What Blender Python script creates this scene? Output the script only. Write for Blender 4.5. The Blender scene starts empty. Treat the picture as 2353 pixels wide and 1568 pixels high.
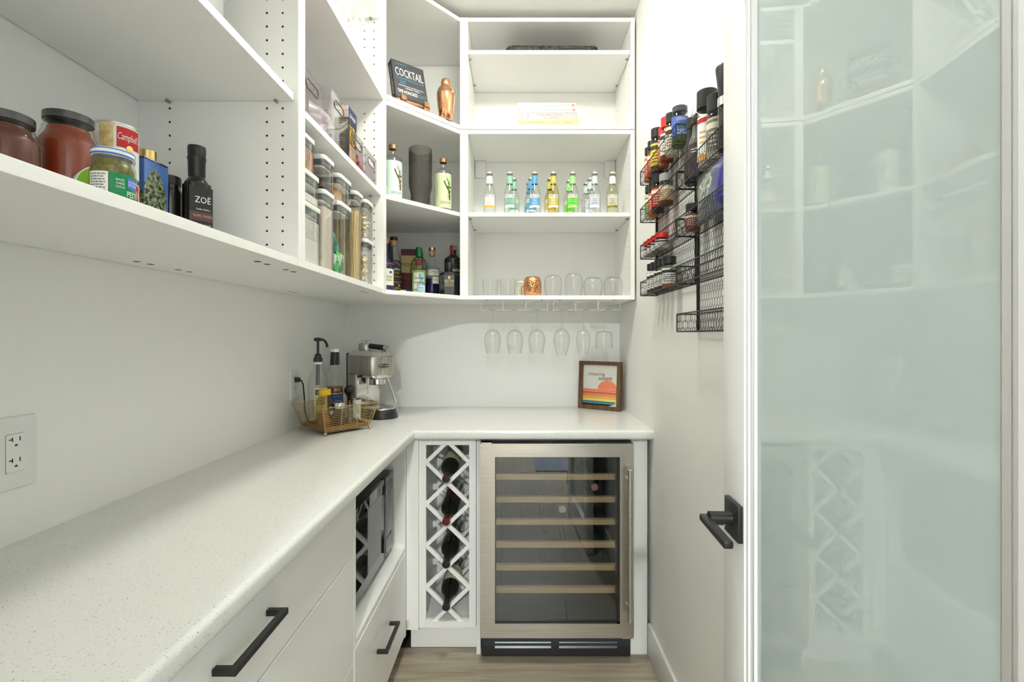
import bpy, bmesh, math, random
from mathutils import Vector, Matrix
random.seed(7)
pi = math.pi
scene = bpy.context.scene
COL = scene.collection

# ------------------------------------------------------------------ camera, world, lights, exposure
cam_data = bpy.data.cameras.new('camera')
cam_data.sensor_width = 36.0
cam_data.lens = 1110.0 / 2353.0 * 36.0
cam_data.shift_x = -13.5 / 2353.0
cam_data.shift_y = -11.0 / 2353.0
cam_data.clip_start = 0.02
cam = bpy.data.objects.new('camera', cam_data)
cam.location = (0, 0, 1.28)
cam.rotation_euler = (pi / 2, 0, 0)
COL.objects.link(cam)
scene.camera = cam

world = bpy.data.worlds.new('world')
scene.world = world
world.use_nodes = True
bgn = world.node_tree.nodes['Background']
bgn.inputs[0].default_value = (0.72, 0.84, 1.0, 1)
bgn.inputs[1].default_value = 1.0

scene.view_settings.view_transform = 'Standard'
scene.view_settings.look = 'None'
scene.view_settings.gamma = 1.0
scene.view_settings.use_curve_mapping = False
scene.view_settings.exposure = 1.10
scene.cycles.max_bounces = 7
scene.cycles.diffuse_bounces = 5
scene.cycles.glossy_bounces = 3
scene.cycles.transmission_bounces = 4
scene.cycles.transparent_max_bounces = 24
scene.cycles.use_adaptive_sampling = True
scene.cycles.adaptive_threshold = 0.08
scene.cycles.adaptive_min_samples = 28
scene.cycles.use_light_tree = False
scene.cycles.caustics_reflective = False
scene.cycles.caustics_refractive = False
scene.cycles.sample_clamp_indirect = 6.0
scene.cycles.blur_glossy = 0.5

PANTRY_LAMP_L = 38.0        # radiance of the pantry's frosted dome
HALL_FILL_W = 88.0  # fill from the unseen lamp added in the hall
WINDOW_FILL_W = 380.0  # daylight fill added at the unseen hall window

def area_light(name, loc, size, watts, color, rot=(0, 0, 0), shape='DISK', size_y=None):
    l = bpy.data.lights.new(name, 'AREA')
    l.shape = shape
    l.size = size
    if size_y:
        l.size_y = size_y
    l.energy = watts
    l.color = color
    o = bpy.data.objects.new(name, l)
    o.location = loc
    o.rotation_euler = rot
    COL.objects.link(o)
    return o
# fill light added outside an unseen hall window, standing for daylight
area_light('hall_window_daylight_fill', (-0.1, -4.05, 1.5), 1.3, WINDOW_FILL_W, (0.84, 0.92, 1.0), (-pi / 2, 0, 0), 'RECTANGLE', 1.5)

# ------------------------------------------------------------------ materials
MATS = {}
def _set(b, key, val):
    if key in b.inputs:
        b.inputs[key].default_value = val
def mat(name, col, rough=0.5, metal=0.0, spec=0.5, coat=0.0, trans=0.0, ior=None, sheen=0.0):
    if name in MATS:
        return MATS[name]
    m = bpy.data.materials.new(name)
    m.use_nodes = True
    b = m.node_tree.nodes['Principled BSDF']
    _set(b, 'Base Color', (*col, 1))
    _set(b, 'Roughness', rough)
    _set(b, 'Metallic', metal)
    _set(b, 'Specular IOR Level', spec)
    _set(b, 'Coat Weight', coat)
    _set(b, 'Transmission Weight', trans)
    if ior:
        _set(b, 'IOR', ior)
    MATS[name] = m
    return m
def nodes(m):
    return m.node_tree.nodes, m.node_tree.links
def glass(name, tint=(0.97, 0.985, 0.98), edge=0.72, ior=1.45, rough=0.01, power=3.0):
    """thin clear glass: straight-through transmission that darkens towards grazing angles, fresnel gloss on top"""
    if name in MATS:
        return MATS[name]
    m = bpy.data.materials.new(name)
    m.use_nodes = True
    n, l = nodes(m)
    n.clear()
    out = n.new('ShaderNodeOutputMaterial')
    mix = n.new('ShaderNodeMixShader')
    fr = n.new('ShaderNodeFresnel')
    geo = n.new('ShaderNodeNewGeometry')
    io = n.new('ShaderNodeMix')
    io.inputs[2].default_value = ior
    io.inputs[3].default_value = 1.0 / ior
    l.new(geo.outputs['Backfacing'], io.inputs[0])
    l.new(io.outputs[0], fr.inputs['IOR'])
    tr = n.new('ShaderNodeBsdfTransparent')
    gl = n.new('ShaderNodeBsdfGlossy')
    gl.inputs['Roughness'].default_value = rough
    lw = n.new('ShaderNodeLayerWeight')
    lw.inputs['Blend'].default_value = 0.5
    pw = n.new('ShaderNodeMath')
    pw.operation = 'POWER'
    pw.inputs[1].default_value = power
    cm = n.new('ShaderNodeMix')
    cm.data_type = 'RGBA'
    cm.inputs[6].default_value = (*tint, 1)
    cm.inputs[7].default_value = (*[c * edge for c in tint], 1)
    l.new(lw.outputs['Facing'], pw.inputs[0])
    l.new(pw.outputs[0], cm.inputs[0])
    l.new(cm.outputs[2], tr.inputs[0])
    l.new(fr.outputs[0], mix.inputs[0])
    l.new(tr.outputs[0], mix.inputs[1])
    l.new(gl.outputs[0], mix.inputs[2])
    l.new(mix.outputs[0], out.inputs[0])
    MATS[name] = m
    return m
def noise_color(m, stops, scale=(1, 1, 1), nscale=5.0, detail=4.0, rough=None, bump=0.0, distort=0.0, coord='Object'):
    """procedural colour from stretched noise through a ramp, plus optional bump"""
    n, l = nodes(m)
    b = n['Principled BSDF']
    tc = n.new('ShaderNodeTexCoord')
    mp = n.new('ShaderNodeMapping')
    mp.inputs['Scale'].default_value = scale
    nz = n.new('ShaderNodeTexNoise')
    nz.inputs['Scale'].default_value = nscale
    nz.inputs['Detail'].default_value = detail
    nz.inputs['Distortion'].default_value = distort
    rp = n.new('ShaderNodeValToRGB')
    els = rp.color_ramp.elements
    while len(els) < len(stops):
        els.new(0.5)
    for e, (p, c) in zip(els, stops):
        e.position = p
        e.color = (*c, 1)
    l.new(tc.outputs[coord], mp.inputs[0])
    l.new(mp.outputs[0], nz.inputs['Vector'])
    l.new(nz.outputs['Fac'], rp.inputs[0])
    l.new(rp.outputs[0], b.inputs['Base Color'])
    if bump:
        bp = n.new('ShaderNodeBump')
        bp.inputs['Strength'].default_value = bump
        bp.inputs['Distance'].default_value = 0.002
        l.new(nz.outputs['Fac'], bp.inputs['Height'])
        l.new(bp.outputs[0], b.inputs['Normal'])
    return m

M_white = mat('white_melamine', (0.90, 0.90, 0.885), 0.38)
M_wall = noise_color(mat('wall_paint', (0.88, 0.88, 0.85), 0.55), [(0.3, (0.875, 0.875, 0.845)), (0.7, (0.89, 0.888, 0.862))], nscale=1.5)
M_ceil = mat('ceiling_paint', (0.84, 0.84, 0.83), 0.8)
M_trim = mat('trim_paint', (0.84, 0.845, 0.85), 0.35)
M_door = mat('door_paint', (0.87, 0.872, 0.885), 0.32)
M_base = mat('base_cabinet_paint', (0.85, 0.855, 0.835), 0.33)
M_black = mat('black_metal', (0.012, 0.012, 0.013), 0.42)
M_blackp = mat('black_plastic', (0.015, 0.015, 0.016), 0.35)
M_blackg = mat('black_gloss', (0.006, 0.006, 0.007), 0.04, spec=0.45)
M_hole = mat('hole_dark', (0.03, 0.028, 0.022), 0.9)
M_steel = mat('brushed_steel', (0.56, 0.54, 0.50), 0.30, 1.0)
noise_color(M_steel, [(0.3, (0.50, 0.48, 0.44)), (0.7, (0.63, 0.61, 0.57))], scale=(1, 1, 60), nscale=4, bump=0.05)
M_chrome = mat('chrome', (0.72, 0.71, 0.69), 0.12, 1.0)
M_pin = mat('pin_metal', (0.35, 0.34, 0.3), 0.35, 1.0)
M_copper = mat('copper', (0.83, 0.43, 0.24), 0.16, 1.0)
M_copperh = mat('hammered_copper', (0.80, 0.38, 0.18), 0.15, 1.0)
def _hammer(m, sc, st):
    n, l = nodes(m)
    tc = n.new('ShaderNodeTexCoord')
    vo = n.new('ShaderNodeTexVoronoi')
    vo.inputs['Scale'].default_value = sc
    bp = n.new('ShaderNodeBump')
    bp.inputs['Strength'].default_value = st
    bp.inputs['Distance'].default_value = 0.003
    l.new(tc.outputs['Object'], vo.inputs['Vector'])
    l.new(vo.outputs['Distance'], bp.inputs['Height'])
    l.new(bp.outputs[0], n['Principled BSDF'].inputs['Normal'])
_hammer(M_copperh, 130, 0.7)
M_brass = mat('brass', (0.72, 0.55, 0.22), 0.25, 1.0)
M_gold = mat('gold_wire', (0.58, 0.44, 0.22), 0.35, 1.0)
M_paper = mat('paper_white', (0.86, 0.86, 0.84), 0.6)
M_ink = mat('ink_black', (0.015, 0.015, 0.016), 0.6)
M_inkw = mat('ink_white', (0.88, 0.88, 0.86), 0.6)
def flat(name, r, g, b, rough=0.45):
    """sRGB 0-255 colour"""
    f = lambda c: (c / 255 / 12.92) if c <= 10 else ((c / 255 + 0.055) / 1.055) ** 2.4
    return mat(name, (f(r), f(g), f(b)), rough)
G_clear = glass('clear_glass', (0.975, 0.985, 0.98), 0.78)
G_thin = glass('wine_glass', (0.992, 0.995, 0.99), 0.86, power=4.0)
G_acryl = glass('clear_acrylic', (0.965, 0.955, 0.965), 0.75, power=3.5)
G_box = glass('container_plastic', (0.993, 0.993, 0.988), 0.84, power=3.5)
G_smoke = glass('smoked_glass', (0.78, 0.755, 0.74), 0.25, power=1.8)

# ------------------------------------------------------------------ geometry helpers
class B:
    """collects vertices and faces of one mesh"""
    def __init__(s):
        s.v, s.f = [], []
    def add(s, vs, fs):
        o = len(s.v)
        s.v += [tuple(p) for p in vs]
        s.f += [tuple(i + o for i in q) for q in fs]
        return s
    def box(s, x0, x1, y0, y1, z0, z1):
        return s.add([(x0, y0, z0), (x1, y0, z0), (x1, y1, z0), (x0, y1, z0), (x0, y0, z1), (x1, y0, z1), (x1, y1, z1), (x0, y1, z1)],
                     [(3, 2, 1, 0), (4, 5, 6, 7), (0, 1, 5, 4), (1, 2, 6, 5), (2, 3, 7, 6), (3, 0, 4, 7)])
    def bar(s, p, q, w, h, up=(0, 0, 1)):
        """square bar from p to q, w across and h along up"""
        p, q, u = Vector(p), Vector(q), Vector(up)
        d = (q - p).normalized()
        a = d.cross(u).normalized() * (w / 2)
        u = a.cross(d).normalized() * (h / 2)
        vs = []
        for c in (p, q):
            vs += [c - a - u, c + a - u, c + a + u, c - a + u]
        return s.add(vs, [(0, 1, 2, 3), (7, 6, 5, 4), (4, 5, 1, 0), (5, 6, 2, 1), (6, 7, 3, 2), (7, 4, 0, 3)])
    def lathe(s, prof, n=32, c=(0, 0), a0=0.0, a1=2 * pi, rx=1.0, ry=1.0, z0=0.0):
        full = abs(a1 - a0 - 2 * pi) < 1e-6
        vs, rows = [], []
        for r, z in prof:
            if r < 1e-6:
                rows.append([len(vs)])
                vs.append((c[0], c[1], z + z0))
            else:
                m = n if full else n + 1
                row = []
                for i in range(m):
                    a = a0 + (a1 - a0) * i / n
                    row.append(len(vs))
                    vs.append((c[0] + r * rx * math.cos(a), c[1] + r * ry * math.sin(a), z + z0))
                rows.append(row)
        fs = []
        for r0, r1 in zip(rows, rows[1:]):
            for i in range(n):
                j = (i + 1) % len(r0) if len(r0) > 1 else 0
                k = (i + 1) % len(r1) if len(r1) > 1 else 0
                if len(r0) == 1 and len(r1) == 1:
                    continue
                if len(r0) == 1:
                    fs.append((r0[0], r1[k], r1[i]))
                elif len(r1) == 1:
                    fs.append((r0[i], r0[j], r1[0]))
                else:
                    fs.append((r0[i], r0[j], r1[k], r1[i]))
        return s.add(vs, fs)
    def cyl(s, p, q, r, n=16, r2=None):
        """closed cylinder or cone from p to q"""
        r2 = r if r2 is None else r2
        p, q = Vector(p), Vector(q)
        d = (q - p).normalized()
        a = d.orthogonal().normalized()
        b = d.cross(a)
        vs = []
        for c, rr in ((p, r), (q, r2)):
            vs += [c + (a * math.cos(2 * pi * i / n) + b * math.sin(2 * pi * i / n)) * rr for i in range(n)]
        fs = [tuple(reversed(range(n))), tuple(range(n, 2 * n))]
        fs += [(i, (i + 1) % n, n + (i + 1) % n, n + i) for i in range(n)]
        return s.add(vs, fs)
    def tube(s, pts, r, n=6, closed=False):
        pts = [Vector(p) for p in pts]
        m = len(pts)
        rows, vs, prev = [], [], None
        for i, p in enumerate(pts):
            t0 = pts[i] - pts[i - 1] if (i > 0 or closed) else pts[1] - pts[0]
            t1 = pts[(i + 1) % m] - pts[i] if (i < m - 1 or closed) else t0
            t = (t0.normalized() + t1.normalized())
            t = t.normalized() if t.length > 1e-6 else t1.normalized()
            if prev is None:
                a = t.orthogonal().normalized()
            else:
                a = prev - t * prev.dot(t)
                a = a.normalized() if a.length > 1e-6 else t.orthogonal().normalized()
            prev = a
            b = t.cross(a)
            rows.append(list(range(len(vs), len(vs) + n)))
            vs += [p + (a * math.cos(2 * pi * k / n) + b * math.sin(2 * pi * k / n)) * r for k in range(n)]
        fs = []
        for i in range(m if closed else m - 1):
            r0, r1 = rows[i], rows[(i + 1) % m]
            fs += [(r0[k], r0[(k + 1) % n], r1[(k + 1) % n], r1[k]) for k in range(n)]
        if not closed:
            fs += [tuple(reversed(rows[0])), tuple(rows[-1])]
        return s.add(vs, fs)
    def prism(s, poly, z0, z1, sc=1.0, c=(0, 0)):
        """polygon extruded in z; sc scales the top"""
        n = len(poly)
        vs = [(x, y, z0) for x, y in poly] + [(c[0] + (x - c[0]) * sc, c[1] + (y - c[1]) * sc, z1) for x, y in poly]
        fs = [tuple(reversed(range(n))), tuple(range(n, 2 * n))] + [(i, (i + 1) % n, n + (i + 1) % n, n + i) for i in range(n)]
        return s.add(vs, fs)
    def sphere(s, c, r, n=16, m=10, sx=1, sy=1, sz=1):
        prof = [(r * math.sin(pi * i / m), -r * math.cos(pi * i / m)) for i in range(m + 1)]
        b = B().lathe(prof, n)
        return s.add([(c[0] + x * sx, c[1] + y * sy, c[2] + z * sz) for x, y, z in b.v], b.f)
    def patch(s, R, z0, z1, a0, a1, n=16, R2=None):
        """part of an upright cylinder wall; angle 0 is the front (-y), positive to the right"""
        R2 = R if R2 is None else R2
        vs = []
        for i in range(n + 1):
            a = a0 + (a1 - a0) * i / n
            vs += [(R * math.sin(a), -R * math.cos(a), z0), (R2 * math.sin(a), -R2 * math.cos(a), z1)]
        return s.add(vs, [(2 * i, 2 * i + 2, 2 * i + 3, 2 * i + 1) for i in range(n)])
    def quad(s, a, b, c, d):
        return s.add([a, b, c, d], [(0, 1, 2, 3)])
    def obj(s, name, m, parent=None, smooth=35, bevel=0.0, seg=2):
        me = bpy.data.meshes.new(name)
        me.from_pydata(s.v, [], s.f)
        if bevel:
            bm = bmesh.new()
            bm.from_mesh(me)
            bmesh.ops.remove_doubles(bm, verts=bm.verts, dist=1e-6)
            es = [e for e in bm.edges if len(e.link_faces) == 2 and e.calc_face_angle(0) > 0.6]
            bmesh.ops.bevel(bm, geom=es, offset=bevel, segments=seg, affect='EDGES', profile=0.5, clamp_overlap=True)
            bm.to_mesh(me)
            bm.free()
        me.materials.append(m)
        if smooth:
            me.polygons.foreach_set('use_smooth', [True] * len(me.polygons))
            me.set_sharp_from_angle(angle=math.radians(smooth))
        me.update()
        o = bpy.data.objects.new(name, me)
        COL.objects.link(o)
        if parent is not None:
            o.parent = parent
        return o

def roundrect(w, d, r, n=5, c=(0, 0)):
    pts = []
    for cx, cy, a in ((w / 2 - r, d / 2 - r, 0), (-w / 2 + r, d / 2 - r, 90), (-w / 2 + r, -d / 2 + r, 180), (w / 2 - r, -d / 2 + r, 270)):
        for i in range(n + 1):
            t = math.radians(a + 90 * i / n)
            pts.append((c[0] + cx + r * math.cos(t), c[1] + cy + r * math.sin(t)))
    return pts

def tag(o, label, cat, group=None, kind=None):
    o['label'] = label
    o['category'] = cat
    if group:
        o['group'] = group
    if kind:
        o['kind'] = kind
    return o
def thing(name, label, cat, loc=(0, 0, 0), rz=0.0, group=None):
    o = bpy.data.objects.new(name, None)
    o.empty_display_size = 0.05
    o.location = loc
    o.rotation_euler = (0, 0, rz)
    COL.objects.link(o)
    return tag(o, label, cat, group)
def struct(o, label=None):
    o['kind'] = 'structure'
    if label:
        o['label'] = label
    return o
def stuff(o):
    o['kind'] = 'stuff'
    return o
def dup(root, loc=None, rz=None, label=None):
    r = root.copy()
    COL.objects.link(r)
    if loc is not None:
        r.location = loc
    if rz is not None:
        r.rotation_euler.z = rz
    if label:
        r['label'] = label
    for ch in list(root.children):
        c = ch.copy()
        COL.objects.link(c)
        c.parent = r
        for g in list(ch.children):
            d = g.copy()
            COL.objects.link(d)
            d.parent = c
    return r
def to_cam(x, y, off=0.0):
    """turn about z that points a thing's front (-y) towards the viewer, plus off degrees"""
    return math.atan2(-x, y) + math.radians(off)

_TXT = {}
def text(b, s, w, h, fn, shear=0.0, space=1.0):
    """flat lettering fitted to w x h, mapped through fn(x, y)"""
    key = (s, shear, space)
    if key not in _TXT:
        cu = bpy.data.curves.new('t', 'FONT')
        cu.body = s
        cu.resolution_u = 2
        cu.shear = shear
        cu.space_character = space
        ob = bpy.data.objects.new('t', cu)
        me = bpy.data.meshes.new_from_object(ob)
        vs = [(v.co.x, v.co.y) for v in me.vertices]
        fs = [tuple(p.vertices) for p in me.polygons]
        bpy.data.objects.remove(ob)
        bpy.data.meshes.remove(me)
        bpy.data.curves.remove(cu)
        _TXT[key] = (vs, fs)
    vs, fs = _TXT[key]
    if not vs:
        return b
    x0, x1 = min(v[0] for v in vs), max(v[0] for v in vs)
    y0, y1 = min(v[1] for v in vs), max(v[1] for v in vs)
    return b.add([fn(((x - x0) / (x1 - x0) - 0.5) * w, ((y - y0) / (y1 - y0) - 0.5) * h) for x, y in vs], fs)
def on_cyl(R, z, a=0.0):
    return lambda x, y: (R * math.sin(a + x / R), -R * math.cos(a + x / R), z + y)
def on_flat(x0, y0, z0):
    """upright plane facing -y"""
    return lambda x, y: (x0 + x, y0, z0 + y)
def print_lines(b, w, h, n, fn, seed=0):
    """rows of short strips standing for print too small to read"""
    rnd = random.Random(seed)
    for k in range(n):
        z = h / 2 - h * (k + 0.5) / n
        x = -w / 2
        while x < w / 2 - w * 0.08:
            x1 = min(w / 2, x + w * rnd.uniform(0.10, 0.26))
            q = h / n * 0.17
            b.add([fn(x, z - q), fn(x1, z - q), fn(x1, z + q), fn(x, z + q)], [(0, 1, 2, 3)])
            x = x1 + w * 0.05
    return b
def on_facex(x0, y0, z0):
    """upright plane facing +x, reading along +y"""
    return lambda x, y: (x0, y0 + x, z0 + y)

# ------------------------------------------------------------------ the room
XL, XR, YB, ZC = -0.902, 0.534, 2.534, 2.745
struct(B().box(XL - 0.1, XL, 0.12, YB + 0.1, 0, ZC).obj('wall_left', M_wall))
struct(B().box(XL, XR, YB, YB + 0.1, 0, ZC).obj('wall_back', M_wall))
struct(B().box(XR, XR + 0.1, 0.12, YB + 0.1, 0, ZC).obj('wall_right', M_wall))
struct(B().box(XL, -0.36, 0.12, 0.235, 0, ZC).box(0.405, XR, 0.12, 0.235, 0, ZC).box(-0.36, 0.405, 0.12, 0.235, 2.05, ZC).obj('wall_front', M_wall))
struct(B().box(XL - 0.1, XR + 0.1, 0.12, YB + 0.1, ZC, ZC + 0.08).obj('ceiling', M_ceil))
# hall the viewer stands in
M_hall = mat('hall_paint', (0.78, 0.79, 0.79), 0.6)
struct(B().box(-1.6, -1.5, -4.0, 0.12, 0, ZC).obj('wall_hall_left', M_hall))
struct(B().box(1.5, 1.6, -4.0, 0.12, 0, ZC).obj('wall_hall_right', M_hall))
struct(B().box(-1.5, XL, 0.12, 0.235, 0, ZC).box(XR, 1.5, 0.12, 0.235, 0, ZC).obj('wall_hall_front', M_hall))
struct(B().box(-1.5, -0.75, -4.0, -3.9, 0, ZC).box(0.55, 1.5, -4.0, -3.9, 0, ZC).box(-0.75, 0.55, -4.0, -3.9, 0, 0.72).box(-0.75, 0.55, -4.0, -3.9, 2.28, ZC).obj('wall_hall_back', M_hall))
struct(B().box(-1.6, 1.6, -4.0, 0.12, ZC, ZC + 0.08).obj('ceiling_hall', M_ceil))
w1 = B()
for a, b, c, d in ((-0.75, 0.55, 0.72, 0.77), (-0.75, 0.55, 2.23, 2.28), (-0.75, -0.70, 0.77, 2.23), (0.50, 0.55, 0.77, 2.23), (-0.125, -0.075, 0.77, 2.23)):
    w1.box(a, b, -3.98, -3.93, c, d)
w1 = struct(w1.obj('fill_window_1', M_trim))  # unseen window, added so the daylight fill has an opening
B().box(-0.70, 0.50, -3.957, -3.953, 0.77, 2.23).obj('pane', glass('window_glass', (0.97, 0.98, 0.98), 0.9), w1)

# floor: planks running across, each its own board
M_floor = mat('oak_plank', (0.4, 0.32, 0.24), 0.45)
noise_color(M_floor, [(0.25, (0.22, 0.175, 0.125)), (0.5, (0.345, 0.295, 0.22)), (0.78, (0.43, 0.375, 0.29))], scale=(1.2, 16, 4), nscale=2.2, detail=8, bump=0.12, distort=0.6)
floor = struct(B().box(-1.6, 1.6, -4.0, YB + 0.1, -0.05, -0.006).obj('floor', mat('floor_gap', (0.08, 0.06, 0.045), 0.8)))
y, k = 1.985, 0
while y > -3.9:
    y0 = y - 0.186
    x = -1.5 - random.uniform(0, 1.1)
    lo, hi = (XL, XR) if y0 > 0.24 else (-1.5, 1.5)
    while x < hi:
        x1 = x + 1.22
        a, b = max(x, lo), min(x1, hi)
        if b - a > 0.02:
            p = B().box(-(b - a) / 2 + 0.0007, (b - a) / 2 - 0.0007, -0.0923, 0.0923, -0.006, 0).obj('plank', M_floor, floor, smooth=0)
            p.location = ((a + b) / 2, y0 + 0.093, 0)
        x = x1
    y = y0
M_rug = mat('rug', (0.22, 0.25, 0.32), 0.95)
noise_color(M_rug, [(0.3, (0.10, 0.12, 0.18)), (0.7, (0.42, 0.45, 0.52))], scale=(60, 60, 1), nscale=3, bump=0.5)
r = B().prism(roundrect(0.36, 1.1, 0.02), 0.0, 0.009).obj('hall_rug', M_rug)
r.location = (0.345, -1.35, 0.0005)
tag(r, 'blue grey woven rug on the hall floor behind the doorway', 'rug')

# baseboards
def baseboard(name, x0, x1, y0, y1):
    struct(B().box(x0, x1, y0, y1, 0, 0.128).obj(name, M_trim, bevel=0.004))
baseboard('baseboard_right', XR - 0.013, XR, 0.26, 1.942)

# ------------------------------------------------------------------ ceiling lamp of the pantry
lamp = thing('ceiling_lamp', 'round white dome lamp on the ceiling over the pantry aisle', 'lamp', (-0.05, 1.42, ZC))
B().lathe([(0, 0), (0.165, 0), (0.165, -0.018), (0.152, -0.020), (0, -0.020)], 48).obj('lamp_base', M_trim, lamp)
def emissive(name, col, strength):
    m = bpy.data.materials.new(name)
    m.use_nodes = True
    b = m.node_tree.nodes['Principled BSDF']
    b.inputs['Emission Color'].default_value = (*col, 1)
    b.inputs['Emission Strength'].default_value = strength
    return m
B().lathe([(0.150 * math.cos(pi / 2 * k / 10), -0.0205 - 0.075 * math.sin(pi / 2 * k / 10)) for k in range(11)][::2], 20).obj('lamp_dome', emissive('lamp_dome', (0.99, 0.985, 0.87), PANTRY_LAMP_L), lamp)
M_fill_lamp = mat('hall_fill_diffuser', (0.85, 0.86, 0.84), 0.4)
hl = thing('hall_fill_lamp', 'round flush ceiling lamp added unseen in the hall for fill light', 'lamp', (0.0, -2.5, ZC - 0.045))  # unseen lamp added to brighten the pantry from behind the viewer
B().lathe([(0, 0.045), (0.165, 0.045), (0.165, 0.012), (0.150, 0.004), (0, 0.02)], 48).obj('fill_lamp_housing', M_trim, hl)
B().lathe([(0.149, 0.018), (0.149, 0.006), (0.12, 0.0), (0, -0.004)], 48).obj('fill_lamp_diffuser', M_fill_lamp, hl)
al = area_light('hall_fill_light', (0, 0, -0.008), 0.28, HALL_FILL_W, (0.95, 0.98, 0.95))  # the added fill light itself
al.parent = hl

# ------------------------------------------------------------------ glazed door, swung in along the right wall
TH = 0.0575
M_frost = bpy.data.materials.new('frosted_glass')
M_frost.use_nodes = True
nn, ll = nodes(M_frost)
nn.clear()
o_ = nn.new('ShaderNodeOutputMaterial')
mx = nn.new('ShaderNodeMixShader')
mx2 = nn.new('ShaderNodeMixShader')
df = nn.new('ShaderNodeBsdfDiffuse')
tl = nn.new('ShaderNodeBsdfTranslucent')
gl = nn.new('ShaderNodeBsdfGlossy')
fr = nn.new('ShaderNodeFresnel')
fr.inputs[0].default_value = 1.7
df.inputs[0].default_value = (0.80, 0.935, 0.92, 1)
tl.inputs[0].default_value = (0.78, 0.95, 0.93, 1)
gl.inputs['Roughness'].default_value = 0.0
mx2.inputs[0].default_value = 0.30
ll.new(df.outputs[0], mx2.inputs[1])
ll.new(tl.outputs[0], mx2.inputs[2])
ll.new(fr.outputs[0], mx.inputs[0])
ll.new(mx2.outputs[0], mx.inputs[1])
ll.new(gl.outputs[0], mx.inputs[2])
ll.new(mx.outputs[0], o_.inputs[0])

door = bpy.data.objects.new('door_1', None)
COL.objects.link(door)
door.location = (0.363, 0.240, 0.0)
door.rotation_euler = (0, 0, -TH)
door['kind'] = 'structure'
door['label'] = 'white door with one tall frosted aqua glass panel, swung open along the right wall'
DW, DT, DH = 0.711, 0.036, 2.03
s0, s1 = 0.118, 0.612            # stile inner edges along the leaf
B().box(0, DT, 0, s0, 0.012, DH).obj('stile', M_door, door, bevel=0.0015)
B().box(0, DT, s1, DW, 0.012, DH).obj('stile', M_door, door, bevel=0.0015)
B().box(0.0002, DT - 0.0002, s0, s1, 0.012, 0.16).obj('rail', M_door, door)
B().box(0.0002, DT - 0.0002, s0, s1, DH - 0.075, DH).obj('rail', M_door, door)
def bead(x0, x1, w0, w1):
    b = B()
    for ya, yb in ((s0 + w0, s0 + w1), (s1 - w1, s1 - w0)):
        b.box(x0, x1, ya, yb, 0.16 + w0, DH - 0.075 - w0)
    for za, zb in ((0.16 + w0, 0.16 + w1), (DH - 0.075 - w1, DH - 0.075 - w0)):
        b.box(x0, x1, s0 + w1, s1 - w1, za, zb)
    return b
bead(0.0035, DT - 0.0035, 0.0, 0.008).obj('glazing_bead', M_door, door, bevel=0.001)
bead(0.008, DT - 0.008, 0.008, 0.022).obj('glazing_bead', M_door, door, bevel=0.001)
B().box(0.014, 0.020, s0 + 0.012, s1 - 0.012, 0.172, DH - 0.087).obj('glass_panel', M_frost, door, smooth=0)
# lever handle
hy, hz = 0.648, 0.945
lev = B().box(-0.009, 0.0, hy - 0.033, hy + 0.033, hz - 0.033, hz + 0.033).obj('door_handle', M_blackp, door, bevel=0.0012)
B().cyl((-0.009, hy, hz), (-0.048, hy, hz), 0.0125, 24).obj('spindle', M_blackp, lev)
B().box(-0.062, -0.046, hy - 0.112, hy + 0.014, hz - 0.009, hz + 0.004).obj('lever', M_blackp, lev, bevel=0.003, seg=3)
B().cyl((-0.024, hy - 0.010, hz - 0.008), (-0.024, hy - 0.0103, hz - 0.0083), 0.0018, 10).obj('set_screw', M_chrome, lev)
for z in (0.25, 1.05, 1.82):
    B().cyl((0.0, -0.004, z - 0.045), (0.0, -0.004, z + 0.045), 0.005, 12).obj('hinge', M_black, door)
tr = B()
for y0, y1 in ((0.106, 0.12), (0.235, 0.247)):
    tr.box(-0.435, -0.365, y0, y1, 0, 2.12).box(0.410, 0.475, y0, y1, 0, 2.12).box(-0.365, 0.410, y0, y1, 2.055, 2.12)
tr.box(-0.36, -0.352, 0.12, 0.235, 0, 2.05)
struct(tr.obj('trim_1', M_trim, bevel=0.002))

# ------------------------------------------------------------------ upper cabinets
T = 0.018
ZU0, ZU1, ZU2 = 1.445, 2.207, 2.712       # underside of the tall tier, joint, top
XF = -0.515                               # front plane of the units on the left wall
YF = 2.168                                # front plane of the unit on the back wall
def hole_disc(b, p, n, r=0.0027):
    """small round dark bore on a face with normal n"""
    p, n = Vector(p), Vector(n)
    a = n.orthogonal().normalized()
    c = n.cross(a)
    p = p + n * 0.0003
    b.add([p + (a * math.cos(2 * pi * i / 10) + c * math.sin(2 * pi * i / 10)) * r for i in range(10)], [tuple(range(10))])
def holes_on_sides(par, ys, cols, z0, z1, axis, skip=()):
    b = B()
    for pos, nrm in ys:
        z = z0
        while z < z1:
            if not any(a < z < c for a, c in skip):
                for c in cols:
                    p = (c, pos, z) if axis == 'y' else (pos, c, z)
                    hole_disc(b, p, (0, nrm, 0) if axis == 'y' else (nrm, 0, 0))
            z += 0.032
    stuff(b.obj('pin_hole', M_hole, par, smooth=0))
def pins(shelf, pts, axis):
    for x, y, z in pts:
        d = (0, 0.012, 0) if axis == 'y' else (0.012, 0, 0)
        p = Vector((x, y, z))
        B().cyl(p - Vector(d) / 2, p + Vector(d) / 2, 0.0026, 8).obj('shelf_pin', M_pin, shelf)
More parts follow.
